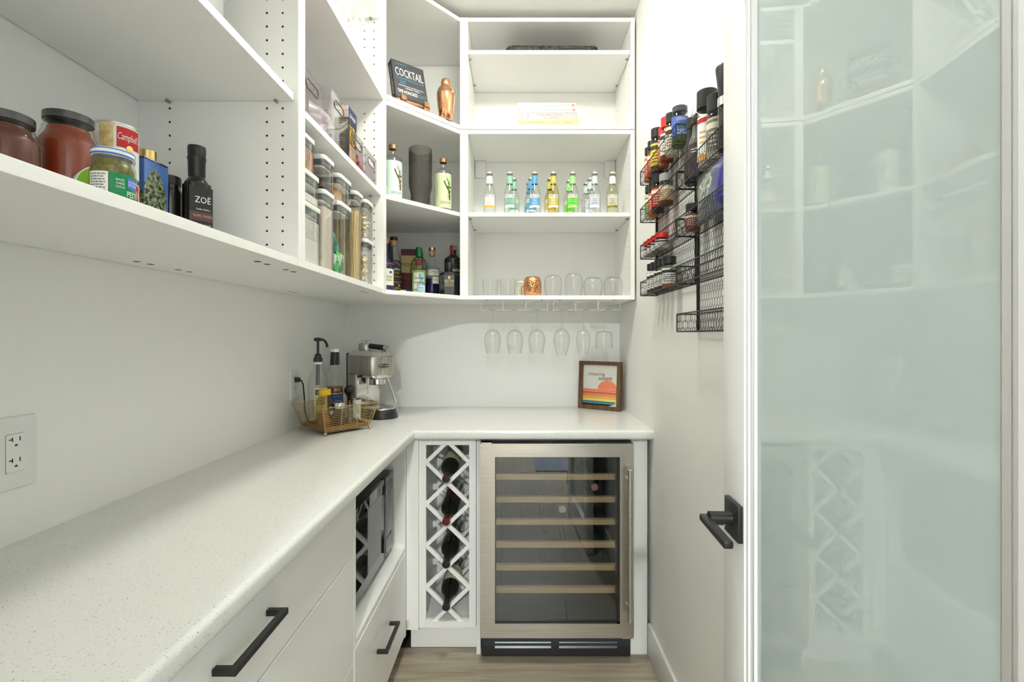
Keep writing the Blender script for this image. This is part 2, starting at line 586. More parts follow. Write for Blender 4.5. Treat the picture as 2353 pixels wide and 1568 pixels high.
def left_unit(y0, y1, z0, z1, label, shelves, under=True):
    """wall unit against the left wall; y is along the wall"""
    t = thing('wall_cabinet', label, 'cabinet', (XL, (y0 + y1) / 2, z0), 0, 'open wall cabinets')
    oy = -(y0 + y1) / 2
    D = XF - XL
    a, b, h = y0 + oy, y1 + oy, z1 - z0
    B().box(0.002, D, a, a + T, 0, h).obj('side_panel', M_white, t, bevel=0.0007, seg=1)
    B().box(0.002, D, b - T, b, 0, h).obj('side_panel', M_white, t, bevel=0.0007, seg=1)
    B().box(0.012, D - 0.0015, a + T + 0.0003, b - T - 0.0003, 0.0, T).obj('bottom_panel', M_white, t, bevel=0.0007, seg=1)
    B().box(0.012, D - 0.0015, a + T + 0.0003, b - T - 0.0003, h - T, h).obj('top_panel', M_white, t, bevel=0.0007, seg=1)
    B().box(0.002, 0.010, a + T, b - T, 0.001, h - 0.001).obj('back_panel', M_white, t, smooth=0)
    for zs in shelves:
        s = B().box(0.0125, D - 0.010, a + T + 0.0012, b - T - 0.0012, zs - z0, zs - z0 + T).obj('shelf', M_white, t, bevel=0.0007, seg=1)
        pins(s, [(x, yy, zs - z0 - 0.0035) for x in (0.085, D - 0.05) for yy in (a + T + 0.006, b - T - 0.006)], 'y')
    holes_on_sides(t, [(a + T, 1), (b - T, -1)], (D - 0.037, D - 0.074, 0.085), 0.05, h - 0.04, 'y',
                   [(zs - z0 - 0.006, zs - z0 + T + 0.004) for zs in shelves])
    if under:
        bb = B()
        for yy in (a + 0.045, a + 0.085, b - 0.085, b - 0.045):
            for x in (0.06, D - 0.06):
                hole_disc(bb, (x, yy, 0), (0, 0, -1), 0.0078)
        stuff(bb.obj('screw_hole', M_hole, t, smooth=0))
    return t
YP0, YP1 = 1.152, 1.874
left_unit(0.390, YP0, ZU0, ZU1, 'open white wall cabinet nearest the viewer, holding jars, cans and oil', [1.832])
left_unit(YP0, YP1, ZU0, ZU1, 'open white wall cabinet holding clear food containers and acrylic bins', [1.820])
left_unit(YP0, YP1, ZU1 + 0.0045, ZU2, 'open white top cabinet at the ceiling holding a white slatted basket', [2.50], under=False)

# corner units with a diagonal front
XD, YD = -0.242, YF
def corner_poly(i=0.0, f=0.0):
    """pentagon plan, inset by i from walls and by f behind the diagonal"""
    k = f * 0.7071
    return [(XL + i, YB - i), (XL + i, YP1 + (T if i else 0)), (XF - k * (1.0 if f else 0), YP1 + (T if i else 0) + (k if f else 0)),
            (XD - (T if i else 0) - (k if f else 0), YF + k), (XD - (T if i else 0), YB - i)]
def corner_unit(z0, z1, label, shelves):
    cx, cy = -0.55, 2.2
    t = thing('corner_cabinet', label, 'cabinet', (cx, cy, z0), 0, 'open wall cabinets')
    h = z1 - z0
    L = lambda P: [(x - cx, y - cy) for x, y in P]
    B().box(XL + 0.002 - cx, XF - cx, YP1 - cy, YP1 + T - cy, 0, h).obj('side_panel', M_white, t, bevel=0.0007, seg=1)
    B().box(XD - T - cx, XD - cx, YF - cy, YB - 0.002 - cy, 0, h).obj('side_panel', M_white, t, bevel=0.0007, seg=1)
    full = [(XL + 0.012, YB - 0.012), (XL + 0.012, YP1 + T + 0.0005), (XF - 0.001, YP1 + T + 0.0005), (XD - T - 0.0005, YF + 0.001), (XD - T - 0.0005, YB - 0.012)]
    B().prism(L(full), 0.0, T).obj('bottom_panel', M_white, t, bevel=0.0007, seg=1)
    B().prism(L(full), h - T, h).obj('top_panel', M_white, t, bevel=0.0007, seg=1)
    B().box(XL + 0.002 - cx, XL + 0.010 - cx, YP1 + T - cy, YB - 0.012 - cy, 0.001, h - 0.001).obj('back_panel', M_white, t, smooth=0)
    B().box(XL + 0.010 - cx, XD - T - cx, YB - 0.010 - cy, YB - 0.002 - cy, 0.001, h - 0.001).obj('back_panel', M_white, t, smooth=0)
    for zs in shelves:
        k = 0.008
        P = [(XL + 0.0125, YB - 0.0125), (XL + 0.0125, YP1 + T + 0.0015), (XF - k, YP1 + T + 0.0015), (XD - T - 0.0015, YF + k), (XD - T - 0.0015, YB - 0.0125)]
        s = B().prism(L(P), zs - z0, zs - z0 + T).obj('shelf', M_white, t, bevel=0.0007, seg=1)
        pins(s, [(XD - T - 0.006 - cx, yy - cy, zs - z0 - 0.0035) for yy in (YF + 0.05, YB - 0.085)], 'x')
    bb = B()
    for zz in (h - 0.09,):
        for yy in (2.30, 2.335):
            hole_disc(bb, (-0.5 - cx, YB - 0.0105 - cy, zz - (yy - 2.3) * 0.4), (0, -1, 0), 0.003)
    stuff(bb.obj('screw_hole', M_hole, t, smooth=0))
    B().box(XD - T - 0.035 - cx, XD - T - 0.001 - cx, YB - 0.034 - cy, YB - 0.0105 - cy, h - T - 0.085, h - T - 0.001).obj('hanging_bracket', M_white, t, bevel=0.002)
    return t
corner_unit(ZU0, ZU1, 'white corner cabinet with diagonal front, holding liquor bottles and a carafe', [1.820])
corner_unit(ZU1 + 0.0045, ZU2, 'white corner cabinet at the ceiling holding a cocktail book and copper shaker', [])

def back_unit(z0, z1, label, shelves, rail=False):
    x0, x1 = XD, 0.525
    cx = (x0 + x1) / 2
    t = thing('wall_cabinet', label, 'cabinet', (cx, YB, z0), 0, 'open wall cabinets')
    h, D = z1 - z0, YB - YF
    a, b = x0 - cx, x1 - cx
    B().box(a, a + T, -D, -0.002, 0, h).obj('side_panel', M_white, t, bevel=0.0007, seg=1)
    B().box(b - T, b, -D, -0.002, 0, h).obj('side_panel', M_white, t, bevel=0.0007, seg=1)
    B().box(a + T + 0.0003, b - T - 0.0003, -D + 0.0015, -0.012, 0, T).obj('bottom_panel', M_white, t, bevel=0.0007, seg=1)
    B().box(a + T + 0.0003, b - T - 0.0003, -D + 0.0015, -0.012, h - T, h).obj('top_panel', M_white, t, bevel=0.0007, seg=1)
    B().box(a + T, b - T, -0.010, -0.002, 0.001, h - 0.001).obj('back_panel', M_white, t, smooth=0)
    for zs in shelves:
        s = B().box(a + T + 0.0012, b - T - 0.0012, -D + 0.010, -0.0125, zs - z0, zs - z0 + T).obj('shelf', M_white, t, bevel=0.0007, seg=1)
        pins(s, [(xx, yy, zs - z0 - 0.0035) for yy in (-D + 0.05, -0.085) for xx in (a + T + 0.006, b - T - 0.006)], 'x')
    holes_on_sides(t, [(a + T, 1), (b - T, -1)], (-D + 0.037, -0.085), 0.05, h - 0.04, 'x',
                   [(zs - z0 - 0.006, zs - z0 + T + 0.004) for zs in shelves])
    if rail:
        B().box(a + T + 0.002, a + T + 0.055, -0.034, -0.0105, h - T - 0.085, h - T - 0.001).obj('hanging_bracket', M_white, t, bevel=0.002)
        B().box(b - T - 0.055, b - T - 0.002, -0.034, -0.0105, h - T - 0.085, h - T - 0.001).obj('hanging_bracket', M_white, t, bevel=0.002)
    return t
back_unit(ZU0, ZU1, 'open white cabinet on the back wall holding mixer bottles and glasses', [1.820], True)
back_unit(ZU1 + 0.0045, ZU2, 'open white cabinet at the ceiling holding a short stack of cookbooks', [2.553])

# ------------------------------------------------------------------ worktop and base cabinets
M_quartz = mat('speckled_quartz', (0.82, 0.82, 0.79), 0.22)
n, l = nodes(M_quartz)
bs = n['Principled BSDF']
tc = n.new('ShaderNodeTexCoord')
def speck(scale, lo, hi, col, prev):
    vo = n.new('ShaderNodeTexVoronoi')
    vo.inputs['Scale'].default_value = scale
    l.new(tc.outputs['Object'], vo.inputs['Vector'])
    nz = n.new('ShaderNodeTexNoise')
    nz.inputs['Scale'].default_value = scale * 0.9
    l.new(tc.outputs['Object'], nz.inputs['Vector'])
    rp = n.new('ShaderNodeValToRGB')
    rp.color_ramp.elements[0].position = lo
    rp.color_ramp.elements[0].color = (1, 1, 1, 1)
    rp.color_ramp.elements[1].position = hi
    rp.color_ramp.elements[1].color = (0, 0, 0, 1)
    l.new(vo.outputs['Distance'], rp.inputs[0])
    gt = n.new('ShaderNodeMath')
    gt.operation = 'GREATER_THAN'
    gt.inputs[1].default_value = 0.53
    l.new(nz.outputs['Fac'], gt.inputs[0])
    mu = n.new('ShaderNodeMath')
    mu.operation = 'MULTIPLY'
    l.new(rp.outputs[0], mu.inputs[0])
    l.new(gt.outputs[0], mu.inputs[1])
    mx = n.new('ShaderNodeMix')
    mx.data_type = 'RGBA'
    mx.inputs[7].default_value = (*col, 1)
    l.new(mu.outputs[0], mx.inputs[0])
    if prev is None:
        mx.inputs[6].default_value = (0.72, 0.725, 0.705, 1)
    else:
        l.new(prev, mx.inputs[6])
    return mx.outputs[2]
c = speck(260, 0.18, 0.32, (0.47, 0.46, 0.42), None)
c = speck(110, 0.08, 0.17, (0.34, 0.32, 0.28), c)
c = speck(190, 0.16, 0.3, (0.78, 0.78, 0.76), c)
l.new(c, bs.inputs['Base Color'])

ZT0, ZT = 0.872, 0.910
XCF, YCF = -0.404, 1.894
me = bpy.data.meshes.new('countertop')
bm = bmesh.new()
P = [(XL, 0.238), (XCF, 0.238), (XCF, YCF), (XR, YCF), (XR, YB), (XL, YB)]
f = bm.faces.new([bm.verts.new((x, y, ZT0)) for x, y in P])
ex = bmesh.ops.extrude_face_region(bm, geom=[f])
bmesh.ops.translate(bm, verts=[v for v in ex['geom'] if isinstance(v, bmesh.types.BMVert)], vec=(0, 0, ZT - ZT0))
bmesh.ops.recalc_face_normals(bm, faces=bm.faces)
def front_edge(e):
    a, b = e.verts[0].co, e.verts[1].co
    if abs(a.z - b.z) > 1e-4:
        return False
    return (abs(a.x - XCF) < 1e-4 and abs(b.x - XCF) < 1e-4) or (abs(a.y - YCF) < 1e-4 and abs(b.y - YCF) < 1e-4)
bmesh.ops.bevel(bm, geom=[e for e in bm.edges if front_edge(e)], offset=0.011, segments=5, affect='EDGES', profile=0.5)
bm.to_mesh(me)
bm.free()
me.materials.append(M_quartz)
me.polygons.foreach_set('use_smooth', [True] * len(me.polygons))
me.set_sharp_from_angle(angle=math.radians(30))
ct = bpy.data.objects.new('countertop', me)
COL.objects.link(ct)
tag(ct, 'speckled white stone countertop running in an L along two walls', 'countertop')

def handle(par, x, y0, y1, z):
    """square black bow handle standing off a face at x, running along y"""
    s = 0.011
    b = B().box(x + 0.024, x + 0.024 + s, y0, y1, z - s / 2, z + s / 2)
    b.box(x, x + 0.0245, y0, y0 + s, z - s / 2 + 0.0002, z + s / 2 - 0.0002).box(x, x + 0.0245, y1 - s, y1, z - s / 2 + 0.0002, z + s / 2 - 0.0002)
    return b.obj('handle', M_black, par, bevel=0.0008, seg=1)
XB = -0.444                       # face of the base units on the left
F = 0.019
# drawer unit nearest the viewer
y0, y1 = 0.300, 1.307
t = thing('drawer_cabinet', 'pale grey base cabinet of three drawers below the countertop, nearest the viewer', 'cabinet', (XL, (y0 + y1) / 2, 0))
oy = -(y0 + y1) / 2
xb = XB - XL
B().box(0.002, xb - F - 0.001, y0 + oy, y1 + oy, 0.105, ZT0 - 0.001).obj('carcass', M_base, t)
B().box(0.002, xb - 0.06, y0 + oy, y1 + oy, 0, 0.105).obj('toe_kick', M_base, t)
for za, zb in ((0.690, 0.868), (0.402, 0.687), (0.105, 0.399)):
    d = B().box(xb - F, xb, y0 + oy + 0.0015, y1 + oy - 0.0015, za, zb).obj('drawer_front', M_base, t, bevel=0.001, seg=1)
    zc = zb - 0.077 if za > 0.6 else (za + zb) / 2 + 0.05
    handle(d, xb, 0.700 + oy, 0.862 + oy, zc)
# microwave unit
y0, y1 = 1.3085, 1.918
t = thing('microwave_cabinet', 'pale grey base cabinet with an open microwave niche over one drawer', 'cabinet', (XL, (y0 + y1) / 2, 0))
oy = -(y0 + y1) / 2
a, b = y0 + oy, y1 + oy
B().box(0.002, xb, a, a + 0.016, 0.105, ZT0 - 0.001).obj('side_panel', M_base, t, bevel=0.0007, seg=1)
B().box(0.002, xb, b - 0.018, b, 0.092, ZT0 - 0.001).obj('side_panel', M_base, t, bevel=0.0007, seg=1)
B().box(0.002, xb - 0.001, a + 0.0165, b - 0.0185, 0.430, 0.448).obj('niche_floor', M_base, t, bevel=0.0007, seg=1)
B().box(0.002, 0.012, a + 0.0165, b - 0.0185, 0.105, ZT0 - 0.002).obj('back_panel', M_base, t, smooth=0)
B().box(0.002, xb - 0.06, a, b, 0, 0.10).obj('toe_kick', M_base, t)
B().box(0.012, xb - F - 0.001, a + 0.0165, b - 0.0185, 0.105, 0.12).obj('bottom_panel', M_base, t)
d = B().box(xb - F + 0.001, xb + 0.001, a + 0.0005, b - 0.019, 0.105, 0.427).obj('drawer_front', M_base, t, bevel=0.001, seg=1)
handle(d, xb + 0.001, 1.515 + oy, 1.675 + oy, 0.287)
# corner filler
YW = 1.930
fl = B().box(XB + 0.0005, -0.3955, 1.9190, YW + 0.02, 0.112, ZT0 - 0.001).obj('corner_filler', M_base, bevel=0.0007, seg=1)
tag(fl, 'narrow pale filler strip between microwave cabinet and wine rack', 'filler strip')

# microwave
t = thing('microwave', 'black microwave with glossy door in the open cabinet niche', 'microwave', (-0.67, 1.612, 0.4486))
B().box(-0.19, 0.170, -0.275, 0.270, 0.022, 0.312).obj('body', M_blackp, t, bevel=0.004)
dr = B().box(0.1705, 0.186, -0.275, 0.135, 0.022, 0.312).obj('door', M_blackg, t, bevel=0.002)
B().box(0.1862, 0.1866, -0.235, 0.095, 0.062, 0.272).obj('window', mat('microwave_window', (0.01, 0.011, 0.011), 0.03, spec=0.5), dr, smooth=0)
cp = B().box(0.1705, 0.186, 0.1375, 0.270, 0.022, 0.312).obj('control_panel', mat('microwave_panel', (0.02, 0.02, 0.021), 0.05, spec=0.45), t, bevel=0.002)
B().box(0.1862, 0.1868, 0.155, 0.252, 0.250, 0.285).obj('display', M_blackg, cp, smooth=0)
B().box(0.1862, 0.1875, 0.155, 0.252, 0.036, 0.085).obj('open_button', mat('microwave_button', (0.05, 0.05, 0.052), 0.2), cp, bevel=0.001, seg=1)
for yy in (-0.23, 0.225):
    for xx in (-0.15, 0.13):
        B().cyl((xx, yy, 0), (xx, yy, 0.0225), 0.012, 12).obj('foot', M_blackp, t)

# ------------------------------------------------------------------ wine rack cabinet
x0, x1 = -0.395, -0.1675
t = thing('wine_rack_cabinet', 'narrow pale cabinet with a diagonal lattice for wine bottles', 'wine rack', ((x0 + x1) / 2, YW, 0))
ox = -(x0 + x1) / 2
a, b = x0 + ox, x1 + ox
ia, ib = a + 0.028, b - 0.0275
zl, zh = 0.140, 0.845
B().box(a, ia, 0, 0.019, 0.115, ZT0 - 0.001).obj('stile', M_base, t, bevel=0.0008, seg=1)
B().box(ib, b, 0, 0.019, 0.115, ZT0 - 0.001).obj('stile', M_base, t, bevel=0.0008, seg=1)
B().box(ia, ib, 0, 0.0188, 0.115, zl).obj('rail', M_base, t)
B().box(ia, ib, 0, 0.0188, zh, ZT0 - 0.001).obj('rail', M_base, t)
B().box(a, a + 0.016, 0.0195, 0.58, 0.115, ZT0 - 0.001).obj('side_panel', M_base, t)
B().box(b - 0.016, b, 0.0195, 0.58, 0.115, ZT0 - 0.001).obj('side_panel', M_base, t)
B().box(a + 0.0165, b - 0.0165, 0.0195, 0.57, 0.118, zl - 0.001).obj('bottom_panel', M_base, t)
B().box(a + 0.0165, b - 0.0165, 0.335, 0.345, zl, ZT0 - 0.001).obj('back_panel', M_base, t, smooth=0)
B().box(a - 0.045, b, 0.058, 0.074, 0, 0.1145).obj('toe_kick', M_base, t)
hw = (ib - ia) / 2
ZX = [0.190 + 0.167 * k for k in range(5)]
for dy in (0.001, 0.224):
    for k, zc in enumerate(ZX):
        for sg in (1, -1):
            # arm from the left stile (sg up) to the right one, cut at the opening
            wx = hw + 0.006 if dy < 0.1 else (b - a) / 2 - 0.0165
            pts = [(-wx, zc + sg * 0.0835 * wx / hw), (wx, zc - sg * 0.0835 * wx / hw)]
            def cut(p, q, lim, keep_above):
                (xa, za), (xb_, zb) = p, q
                if keep_above:
                    if za < lim:
                        u = (lim - za) / (zb - za); xa, za = xa + (xb_ - xa) * u, lim
                    if zb < lim:
                        u = (lim - zb) / (za - zb); xb_, zb = xb_ + (xa - xb_) * u, lim
                else:
                    if za > lim:
                        u = (lim - za) / (zb - za); xa, za = xa + (xb_ - xa) * u, lim
                    if zb > lim:
                        u = (lim - zb) / (za - zb); xb_, zb = xb_ + (xa - xb_) * u, lim
                return (xa, za), (xb_, zb)
            p, q = cut(*pts, zl - 0.008 if dy < 0.1 else zl + 0.006, True)
            p, q = cut(p, q, zh + 0.008, False)
            off = 0.0 if sg > 0 else 0.0006
            B().bar((p[0], dy + 0.009 + off, p[1]), (q[0], dy + 0.009 + off, q[1]), 0.015, 0.013, up=(0, 1, 0)).obj('slat', M_base, t, smooth=0)

def wine_bottle(name, label, loc, tilt, glassm, foil, lab=None, group=None, seal=None):
    t = thing(name, label, 'bottle', loc, 0, group)
    t.rotation_euler = (math.radians(90 + tilt), 0, 0)
    R = 0.0365
    pr = [(0, 0.004), (0.02, 0.002), (R - 0.004, 0), (R, 0.005), (R, 0.185), (R - 0.002, 0.198), (0.028, 0.213), (0.0185, 0.228), (0.0148, 0.245), (0.0138, 0.30)]
    B().lathe(pr, 28).obj('bottle_body', glassm, t, smooth=50)
    B().lathe([(0.0143, 0.240), (0.0145, 0.243), (0.0145, 0.290), (0.0152, 0.291), (0.0152, 0.2985), (0.0142, 0.3008), (0.011, 0.3012), (0.0105, 0.3004), (0.006, 0.3004), (0.005, 0.301), (0, 0.301)], 24).obj('foil_capsule', foil, t, smooth=40)
    if lab:
        pm, rows, inkm, a0 = lab
        lb = B().patch(R + 0.0004, 0.075, 0.168, a0 - 1.15, a0 + 1.15, 20).obj('label', pm, t)
        tb = B()
        for w, h, n_, z in rows:
            print_lines(tb, w, h, n_, on_cyl(R + 0.0008, z, a0), int(z * 1000))
        tb.obj('lettering', inkm, lb, smooth=0)
    return t
M_wglass = mat('dark_wine_glass', (0.006, 0.009, 0.006), 0.06, spec=0.7)
M_cream = flat('label_cream', 205, 200, 170)
M_foilb = mat('foil_black', (0.02, 0.018, 0.017), 0.3)
M_foilr = flat('foil_red', 92, 24, 22, 0.3)
M_foilt = flat('foil_brown', 60, 40, 28, 0.35)
M_dkred = flat('label_maroon', 58, 14, 14)
WB = [('top', 3, M_foilt, (M_cream, [(0.035, 0.010, 2, 0.152), (0.016, 0.016, 3, 0.125), (0.03, 0.012, 2, 0.098)], M_ink, 2.75), 'dark wine bottle with cream label, topmost in the lattice rack'),
      ('mid', 2, M_foilr, (M_dkred, [(0.03, 0.010, 2, 0.13)], M_ink, 2.75), 'dark wine bottle with a red neck capsule in the lattice rack'),
      ('low', 1, M_foilb, None, 'unlabelled dark wine bottle with black capsule, third down in the lattice'),
      ('floor', 0, M_foilb, (M_cream, [(0.04, 0.010, 2, 0.145), (0.014, 0.014, 3, 0.12), (0.042, 0.012, 2, 0.098)], M_ink, 2.75), 'dark wine bottle with cream label, lowest in the lattice rack')]
for nm, k, foil, lab, label in WB:
    tl_ = 8
    yo = 1.885
    c, s = math.cos(math.radians(tl_)), math.sin(math.radians(tl_))
    wine_bottle('wine_bottle', label, (-0.281, yo + 0.30 * c, ZX[k] + 0.0295 + 0.30 * s), tl_, M_wglass, foil, lab, 'wine bottles in the lattice rack')

# ------------------------------------------------------------------ wine fridge
xa, xb2 = -0.1465, 0.4495
t = thing('wine_fridge', 'stainless wine fridge with glass door and beech shelf fronts', 'wine fridge', ((xa + xb2) / 2, 1.872, 0))
ox = -(xa + xb2) / 2
W = (xb2 - xa) / 2
M_fin = mat('fridge_interior', (0.020, 0.032, 0.040), 0.5)
z0, z1 = 0.109, 0.863
# cabinet as an open-fronted shell
B().box(-W + 0.004, -W + 0.03, 0.046, 0.58, 0.05, z1 - 0.006).box(W - 0.03, W - 0.004, 0.046, 0.58, 0.05, z1 - 0.006).box(-W + 0.03, W - 0.03, 0.046, 0.58, z1 - 0.03, z1 - 0.006).box(-W + 0.03, W - 0.03, 0.046, 0.58, 0.05, 0.125).box(-W + 0.03, W - 0.03, 0.55, 0.58, 0.125, z1 - 0.03).obj('cabinet_shell', M_fin, t)
B().box(-W + 0.006, W - 0.006, 0.05, 0.07, z1 - 0.0055, z1 + 0.006).obj('top_vent', M_blackp, t)
g0, g1, h0, h1 = -0.0885 + ox, 0.3955 + ox, 0.164, 0.811
d = B().box(-W, g0, 0, 0.042, z0, z1).box(g1, W, 0, 0.042, z0, z1).box(g0, g1, 0, 0.042, z0, h0).box(g0, g1, 0, 0.042, h1, z1).obj('door', M_steel, t, smooth=0)
B().box(g0, g0 + 0.002, 0.003, 0.042, h0, h1).box(g1 - 0.010, g1, 0.003, 0.042, h0, h1).box(g0, g1, 0.003, 0.042, h1 - 0.002, h1).box(g0, g1, 0.003, 0.042, h0, h0 + 0.008).obj('door_gasket', M_blackp, d, smooth=0)
B().box(g0 + 0.002, g1 - 0.01, 0.006, 0.012, h0 + 0.008, h1 - 0.002).obj('door_glass', glass('tinted_glass', (0.84, 0.88, 0.90), 0.85, ior=1.9, rough=0.0), d, smooth=0)
hd = B().cyl((0.426 + ox, -0.040, 0.196), (0.426 + ox, -0.040, 0.772), 0.0095, 20).obj('handle', M_steel, d)
for z in (0.24, 0.73):
    B().cyl((0.426 + ox, -0.034, z), (0.426 + ox, 0.001, z), 0.0055, 12).obj('handle_post', M_steel, hd)
M_beech = mat('beech', (0.62, 0.40, 0.22), 0.5)
noise_color(M_beech, [(0.3, (0.62, 0.37, 0.17)), (0.7, (0.76, 0.49, 0.25))], scale=(2, 20, 40), nscale=3, detail=6)
for z in (0.711, 0.6195, 0.529, 0.4365, 0.345, 0.2535):
    s = B().box(-0.0935 + ox, 0.405 + ox, 0.078, 0.098, z - 0.0115, z + 0.0115).obj('shelf', M_beech, t, bevel=0.001, seg=1)
    wb = B()
    for i in range(6):
        xx = -0.07 + ox + i * 0.09
        wb.cyl((xx, 0.098, z), (xx, 0.54, z), 0.003, 6)
    wb.obj('shelf_wire', M_fin, s)
gr = B().box(-W + 0.003, W - 0.003, 0.050, 0.30, 0.006, 0.1005).obj('toe_grille', M_blackp, t)
M_lv = mat('grille_louvre', (0.05, 0.05, 0.055), 0.3)
for i in range(3):
    z = 0.088 - i * 0.020
    for xs in ((-W + 0.055, -0.02), (0.012, W - 0.055)):
        B().add([(xs[0], 0.0435, z - 0.006), (xs[1], 0.0435, z - 0.006), (xs[1], 0.0495, z + 0.004), (xs[0], 0.0495, z + 0.004), (xs[0], 0.0497, z - 0.006), (xs[1], 0.0497, z - 0.006)],
                [(0, 1, 2, 3), (0, 4, 5, 1), (0, 3, 4), (1, 5, 2)]).obj('louvre', M_lv, gr, smooth=0)
for sx in (-1, 1):
    hp = B().box(-0.02, 0.02, 0.002, 0.055, 0, 0.003).obj('hinge_plate', M_chrome, t)
    hp.location = (sx * (W - 0.024), 0, z1 + 0.0005 if sx < 0 else z0 - 0.004)
wine_bottle('wine_bottle', 'wine bottle with pink foil lying inside the glass door fridge, upper right', (0.316, 1.985 + 0.30, 0.6585), 0, M_wglass, flat('foil_pink', 190, 140, 120, 0.4))
wine_bottle('wine_bottle', 'wine bottle with cream foil lying inside the fridge on the third shelf', (0.183, 1.985 + 0.30, 0.568), 0, M_wglass, flat('foil_cream', 205, 195, 165, 0.4))
for x0, x1, nm, lb in ((-0.1665, -0.1495, 'end_panel', 'thin pale panel between wine rack and wine fridge'), (0.4525, 0.5205, 'end_panel', 'pale filler panel between wine fridge and right wall')):
    p = B().box(x0, x1, YW + 0.012, 2.50, 0, ZT0 - 0.001).obj(nm, M_base, bevel=0.0007, seg=1)
    tag(p, lb, 'panel')

# ------------------------------------------------------------------ vessels
def shoulder(R, rn, za, zb, n=6):
    """smooth shoulder from the body to the neck"""
    out = []
    for i in range(n + 1):
        u = i / n
        k = 0.5 + 0.5 * math.cos(pi * u)
        out.append((rn + (R - rn) * k, za + (zb - za) * (0.35 * u + 0.65 * (1 - math.cos(pi * u / 2)) if False else u)))
    return out
def vessel(par, R, rn, h, za, zb, m, name='bottle_body', n=32, lip=0.0, taper=0.0):
    pr = [(0, 0.004), (R * 0.6, 0.002), (R - 0.004, 0), (R, 0.004)] + shoulder(R, rn, za, zb) + [(rn - taper, h)]
    if lip:
        pr += [(rn - taper + lip, h), (rn - taper + lip, h + 0.006), (rn - taper - 0.002, h + 0.006)]
    return B().lathe(pr, n).obj(name, m, par, smooth=50)
def cap(par, r, z0, z1, m, name='cap', ribs=0, r2=None):
    r2 = r if r2 is None else r2
    b = B().lathe([(r * 0.9, z0), (r, z0 + 0.0008), (r2, z1 - 0.001), (r2 - 0.0012, z1), (0, z1)], 28)
    o = b.obj(name, m, par, smooth=40)
    return o
def label(par, R, z0, z1, a, half, m, lines=(), name='label', R2=None):
    """paper label round a cylinder; lines = (text, w, h, z, angle offset, material)"""
    lb = B().patch(R + 0.0004, z0, z1, a - half, a + half, 18, None if R2 is None else R2 + 0.0004).obj(name, m, par)
    by = {}
    for s, w, h, z, da, ink in lines:
        b = by.setdefault(ink.name, (B(), ink))[0]
        text(b, s, w, h, on_cyl(R + 0.0009, z, a + da))
    for b, ink in by.values():
        b.obj('lettering', ink, lb, smooth=0)
    return lb
def band(par, R, z0, z1, a, half, m, name='label_band', e=0.0007):
    return B().patch(R + e, z0, z1, a - half, a + half, 18).obj(name, m, par)
def fill(par, R, z0, z1, m, name='contents'):
    return B().lathe([(0, z0), (R, z0), (R, z1), (0, z1)], 28).obj(name, m, par)

ZS = ZU0 + T + 0.0006                      # floor of the tall tier: 1.463
Z2L, Z2 = 1.8506, 1.8386            # shelf tops, left unit and the others
Z3 = ZU1 + 0.0045 + T + 0.0006                      # floor of the top tier: 2.225
red = flat('red_print', 196, 24, 30)
green = flat('green_print', 0, 128, 74)
blue = flat('blue_print', 60, 110, 200)
navy = flat('navy_print', 30, 36, 84)
gold_p = flat('gold_print', 200, 160, 70)
yellow = flat('yellow_print', 240, 200, 40)
wht = M_paper
blk = M_ink

# --- jars, cans and oil on the near left cabinet floor
def sauce_jar(lbl, x, y, R, h, lid_r, colm, lidm):
    t = thing('sauce_jar', lbl, 'jar', (x, y, ZS), to_cam(x, y))
    vessel(t, R, lid_r - 0.0015, h - 0.012, h * 0.70, h * 0.90, G_clear, 'jar_body')
    pr = [(0, 0.004), (R - 0.003, 0.004)] + shoulder(R - 0.0022, lid_r - 0.005, h * 0.70, h * 0.87) + [(0, h * 0.87)]
    B().lathe(pr, 32).obj('sauce', colm, t, smooth=50)
    cap(t, lid_r, h - 0.0125, h, lidm, 'lid')
    B().lathe([(lid_r - 0.001, h - 0.026), (lid_r + 0.0005, h - 0.0235), (lid_r - 0.001, h - 0.021)], 32).obj('thread_ring', G_clear, t)
    return t
M_sauce = mat('tomato_sauce', (0.27, 0.040, 0.012), 0.25)
M_sauced = mat('dark_sauce', (0.12, 0.018, 0.008), 0.25)
M_lidg = mat('lid_grey', (0.10, 0.10, 0.105), 0.3, 0.6)
sauce_jar('dark red sauce jar with a black lid at the left end of the cabinet floor', -0.735, 0.692, 0.039, 0.133, 0.032, M_sauced, M_lidg)
sauce_jar('large tomato sauce jar with a grey lid beside the soup cans', -0.727, 0.782, 0.0405, 0.172, 0.0318, M_sauce, M_lidg)

